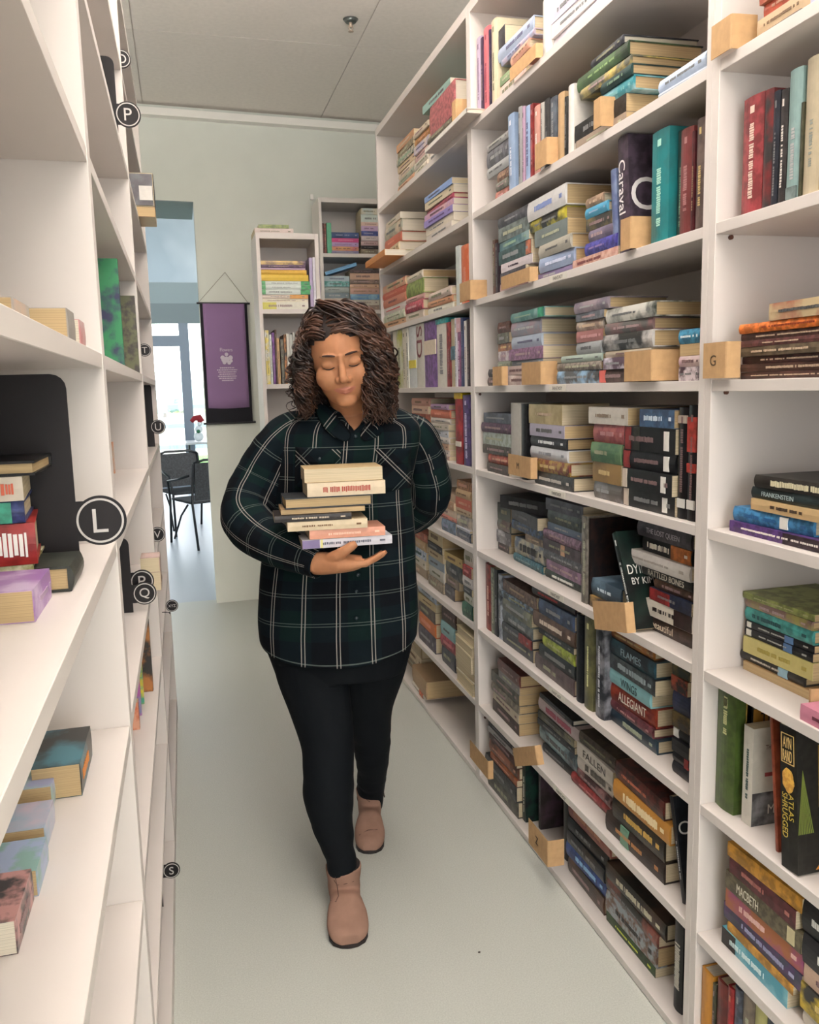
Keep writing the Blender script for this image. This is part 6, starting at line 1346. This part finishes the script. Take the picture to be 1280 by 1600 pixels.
# ---- boots
SUEDE = mat('suede_taupe', '#957565', .95, noise_s=22, noise_a=.10, bump=.3, bump_s=700, spec=.1); SOLE = mat('boot_sole', '#241C1A', .7)
def boot(toe, heel, k, name, hz, lean):
    toe = Vector(toe); heel = Vector(heel); L = (toe-heel).length; d = (toe-heel).normalized(); s = Vector((-d.y, d.x, 0))*1
    b = empty(name, heel); b.parent = woman
    b.matrix_parent_inverse = woman.matrix_world.inverted() if False else Matrix.Identity(4)
    def W(f, l, z): return heel+d*(f*L)+s*l+Vector((0, 0, z))
    bm = bmesh.new()
    secs = [(.03, .026, .062, .050), (.10, .034, .098, .030), (.25, .037, .105, .026), (.42, .036, .098, .020), (.56, .041, .084, .014), (.70, .047, .068, .010), (.82, .047, .056, .008), (.92, .040, .046, .008), (.985, .022, .034, .009)]
    secs = [(a, b2, c*(.8 if a < .5 else 1), d2) for a, b2, c, d2 in secs]
    S_ = crom(secs, 34); rings = []; n = 28
    for (f, w_, h, zb) in S_:
        zc = (h+zb)/2; hh = (h-zb)/2+.004
        rings.append([bm.verts.new(W(f, w_*k*math.copysign(abs(math.cos(a))**.75, math.cos(a)), zc+hh*math.copysign(abs(math.sin(a))**.8, math.sin(a)))) for a in [2*PI*i/n for i in range(n)]])
    for i in range(len(rings)-1):
        for q in range(n): bm.faces.new((rings[i][q], rings[i][(q+1) % n], rings[i+1][(q+1) % n], rings[i+1][q]))
    bm.faces.new(rings[0][::-1]); bm.faces.new(rings[-1])
    # shaft
    sh = []
    for (z, f, w_, dp) in ((.05, .20, .036, .050), (.09, .215, .038, .050), (.13, .225, .038, .044), (.165, .23, .041, .045), (.198, .23, .043, .046)):
        z *= hz; c = W(f, 0, z)+Vector(lean)*(z-.03); sh.append((c.x, c.y, c.z, w_*k*1.02, dp*k))
    loft(bm, sh, 32, 16, axes=(s, d))
    for v in bm.verts:
        kx = noise.noise(v.co*26); v.co += (v.co-heel-d*.4*L).normalized()*kx*.0022
    me = remeshed(bm, .003, 4, .5); u = obj_me('boot_upper', me, SUEDE, b); u.location = -heel
    for p in me.polygons: p.use_smooth = True
    # dark top opening
    bm = bmesh.new(); c = sh[-1]; top = Vector(c[:3])
    bmesh.ops.create_cone(bm, cap_ends=True, segments=28, radius1=.04*k, radius2=.04*k, depth=.004, matrix=Matrix.Translation(top+Vector((0, 0, .0015)) - heel)); link_mesh('boot_lining', bm, SOLE, b)
    # sole and heel block
    bm = bmesh.new(); pts = []
    for f, w_ in ((.02, .022), (.06, .030), (.25, .034), (.45, .033), (.58, .039), (.72, .046), (.84, .045), (.93, .037), (.985, .020), (1.0, .004)):
        pts.append((f, w_*k*.98))
    ring = [(f, w_) for f, w_ in pts]+[(f, -w_) for f, w_ in pts[::-1]]
    def zt(f): return .011+max(0, (.30-f))/.30*.0 + (.030 if f < .28 else max(.0, .030*(1-(f-.28)/.25)))
    lo = [bm.verts.new(W(f, w_, (0.0 if f < .27 else (.001 if f > .55 else .018*(1-abs(f-.41)/.14)+.001)) if True else 0)-heel) for f, w_ in ring]
    hi = [bm.verts.new(W(f, w_, zt(f))-heel) for f, w_ in ring]
    m_ = len(ring)
    for i in range(m_): bm.faces.new((lo[i], lo[(i+1) % m_], hi[(i+1) % m_], hi[i]))
    for i in range(len(pts)-1):
        j0, j1 = m_-1-i, m_-2-i
        bm.faces.new((lo[i], lo[j0], lo[j1], lo[i+1])); bm.faces.new((hi[i], hi[i+1], hi[j1], hi[j0]))
    bmesh.ops.recalc_face_normals(bm, faces=bm.faces[:]); link_mesh('boot_sole', bm, SOLE, b)
    # stitched seam and side zip
    bvh = BVHTree.FromPolygons([v.co for v in me.vertices], [p.vertices[:] for p in me.polygons])
    def on(px, py):
        dd = (CF+CR*((px-640)/FPX)-CU*((py-800)/FPX)).normalized(); h = bvh.ray_cast(CO, dd)
        return (h[0]-dd*.0006-heel) if h[0] else None
    return b, on
SEAM = mat('boot_seam', '#4E352C', .8)
b1, on1 = boot((.352, 2.088, 0), (.384, 2.352, 0), 1.22, 'ankle_boot', .64, (0, 0, 0)); b1['label'] = 'taupe suede ankle boot of the forward foot'
for path in ([(522, 1375), (527, 1383), (540, 1381), (553, 1377)], [(524, 1370), (527, 1385), (529, 1400), (525, 1409), (517, 1407)]):
    q = [on1(*p) for p in path]; q = [p for p in q if p]
    if len(q) > 2: bm = bmesh.new(); tube(bm, q, .0011, 5); link_mesh('boot_seam', bm, SEAM, b1)
b2, on2 = boot((.506, 2.535, 0), (.565, 2.800, 0), 1.06, 'ankle_boot', .66, (0, 0, 0)); b2['label'] = 'taupe suede ankle boot of the trailing foot'
for path in ([(562, 1241), (570, 1247), (578, 1253)], [(561, 1305), (575, 1297), (590, 1296)]):
    q = [on2(*p) for p in path]; q = [p for p in q if p]
    if len(q) > 2: bm = bmesh.new(); tube(bm, q, .0011, 5); link_mesh('boot_seam', bm, SEAM, b2)
bm = bmesh.new(); z0 = J(599, 1236, 2.72)-Vector((.565, 2.800, 0)); tube(bm, [z0, z0+Vector((.003, -.004, -.022))], .002, 6); link_mesh('zip_pull', bm, mat('zip_metal', '#4A4038', .4, .6), b2)
# everything of hers was laid out in world space: re-anchor on the Empty at her feet
for c in list(woman.children):
    if c.type == 'EMPTY': c.location = c.location-WO
    else: c.location = c.location-WO
# ---- the stack she carries
H5 = (420, 720, 5.818)
YS = 2.150
held = [  # x0, x1, ytop, ybot, colour, opts, label
 (355, 1060, 68, 192, 'ccb080', dict(flip=1, hard=False, pg='c', D=.125), 'cream-paged paperback on top of the carried stack, pages outward'),
 (350, 1055, 195, 318, 'd8c4a4', dict(tc='a84838', hard=False, D=.125, t='~', th=.45), 'cream paperback with faint red title, second in the carried stack'),
 (165, 955, 322, 420, '2c3036', dict(flip=1, hard=True, pg='t', D=.13), 'dark grey hardback with tan pages outward, third in the carried stack'),
 (140, 900, 424, 470, 'a08058', dict(flip=1, hard=False, pg='t', D=.12), 'brownish paperback, pages outward, fourth in the carried stack'),
 (50, 745, 472, 530, '2e2422', dict(tc='c8b8a0', hard=False, D=.12), 'thin dark-spined paperback sticking out left, fifth in the carried stack'),
 (170, 890, 533, 618, 'd4c09c', dict(tc='6a4a28', hard=False, D=.125), 'cream paperback with small dark title, sixth in the carried stack'),
 (370, 1055, 620, 702, 'e09c80', dict(tc='f0c8b0', hard=False, D=.115), 'salmon pink paperback, second from bottom of the carried stack'),
 (305, 1120, 705, 785, 'd0ccd4', dict(tc='5a5a68', hard=False, D=.135, spine=[(0, .19, '80709c'), (.20, .225, 'd8d080')]), 'white paperback with lavender end at the bottom of the carried stack')]
zmap = lambda y: J(420+600/5.818, 720+y/5.818, YS).z
zlast = None
for (x0, x1, y0, y1_, c, o, lab) in held:
    a = J(420+x0/5.818, 720+(y0+y1_)/2/5.818, YS).x; b = J(420+x1/5.818, 720+(y0+y1_)/2/5.818, YS).x
    zt_, zb_ = zmap(y0), zmap(y1_); fl = o.pop('flip', 0); D_ = o.pop('D')
    yaw = rn.uniform(-.05, .05)-.04
    if not fl: M = Matrix.Translation((a, YS, zb_)) @ Matrix.Rotation(yaw, 4, 'Z') @ frame((0, 0, 0), (0, 1, 0), (0, 0, 1), (1, 0, 0))
    else: M = Matrix.Translation((b, YS+D_, zb_)) @ Matrix.Rotation(yaw, 4, 'Z') @ frame((0, 0, 0), (0, -1, 0), (0, 0, 1), (-1, 0, 0))
    make_book(M, b-a, zt_-zb_-.0004, D_, cov=c, label=lab, group='books the woman carries', **o)
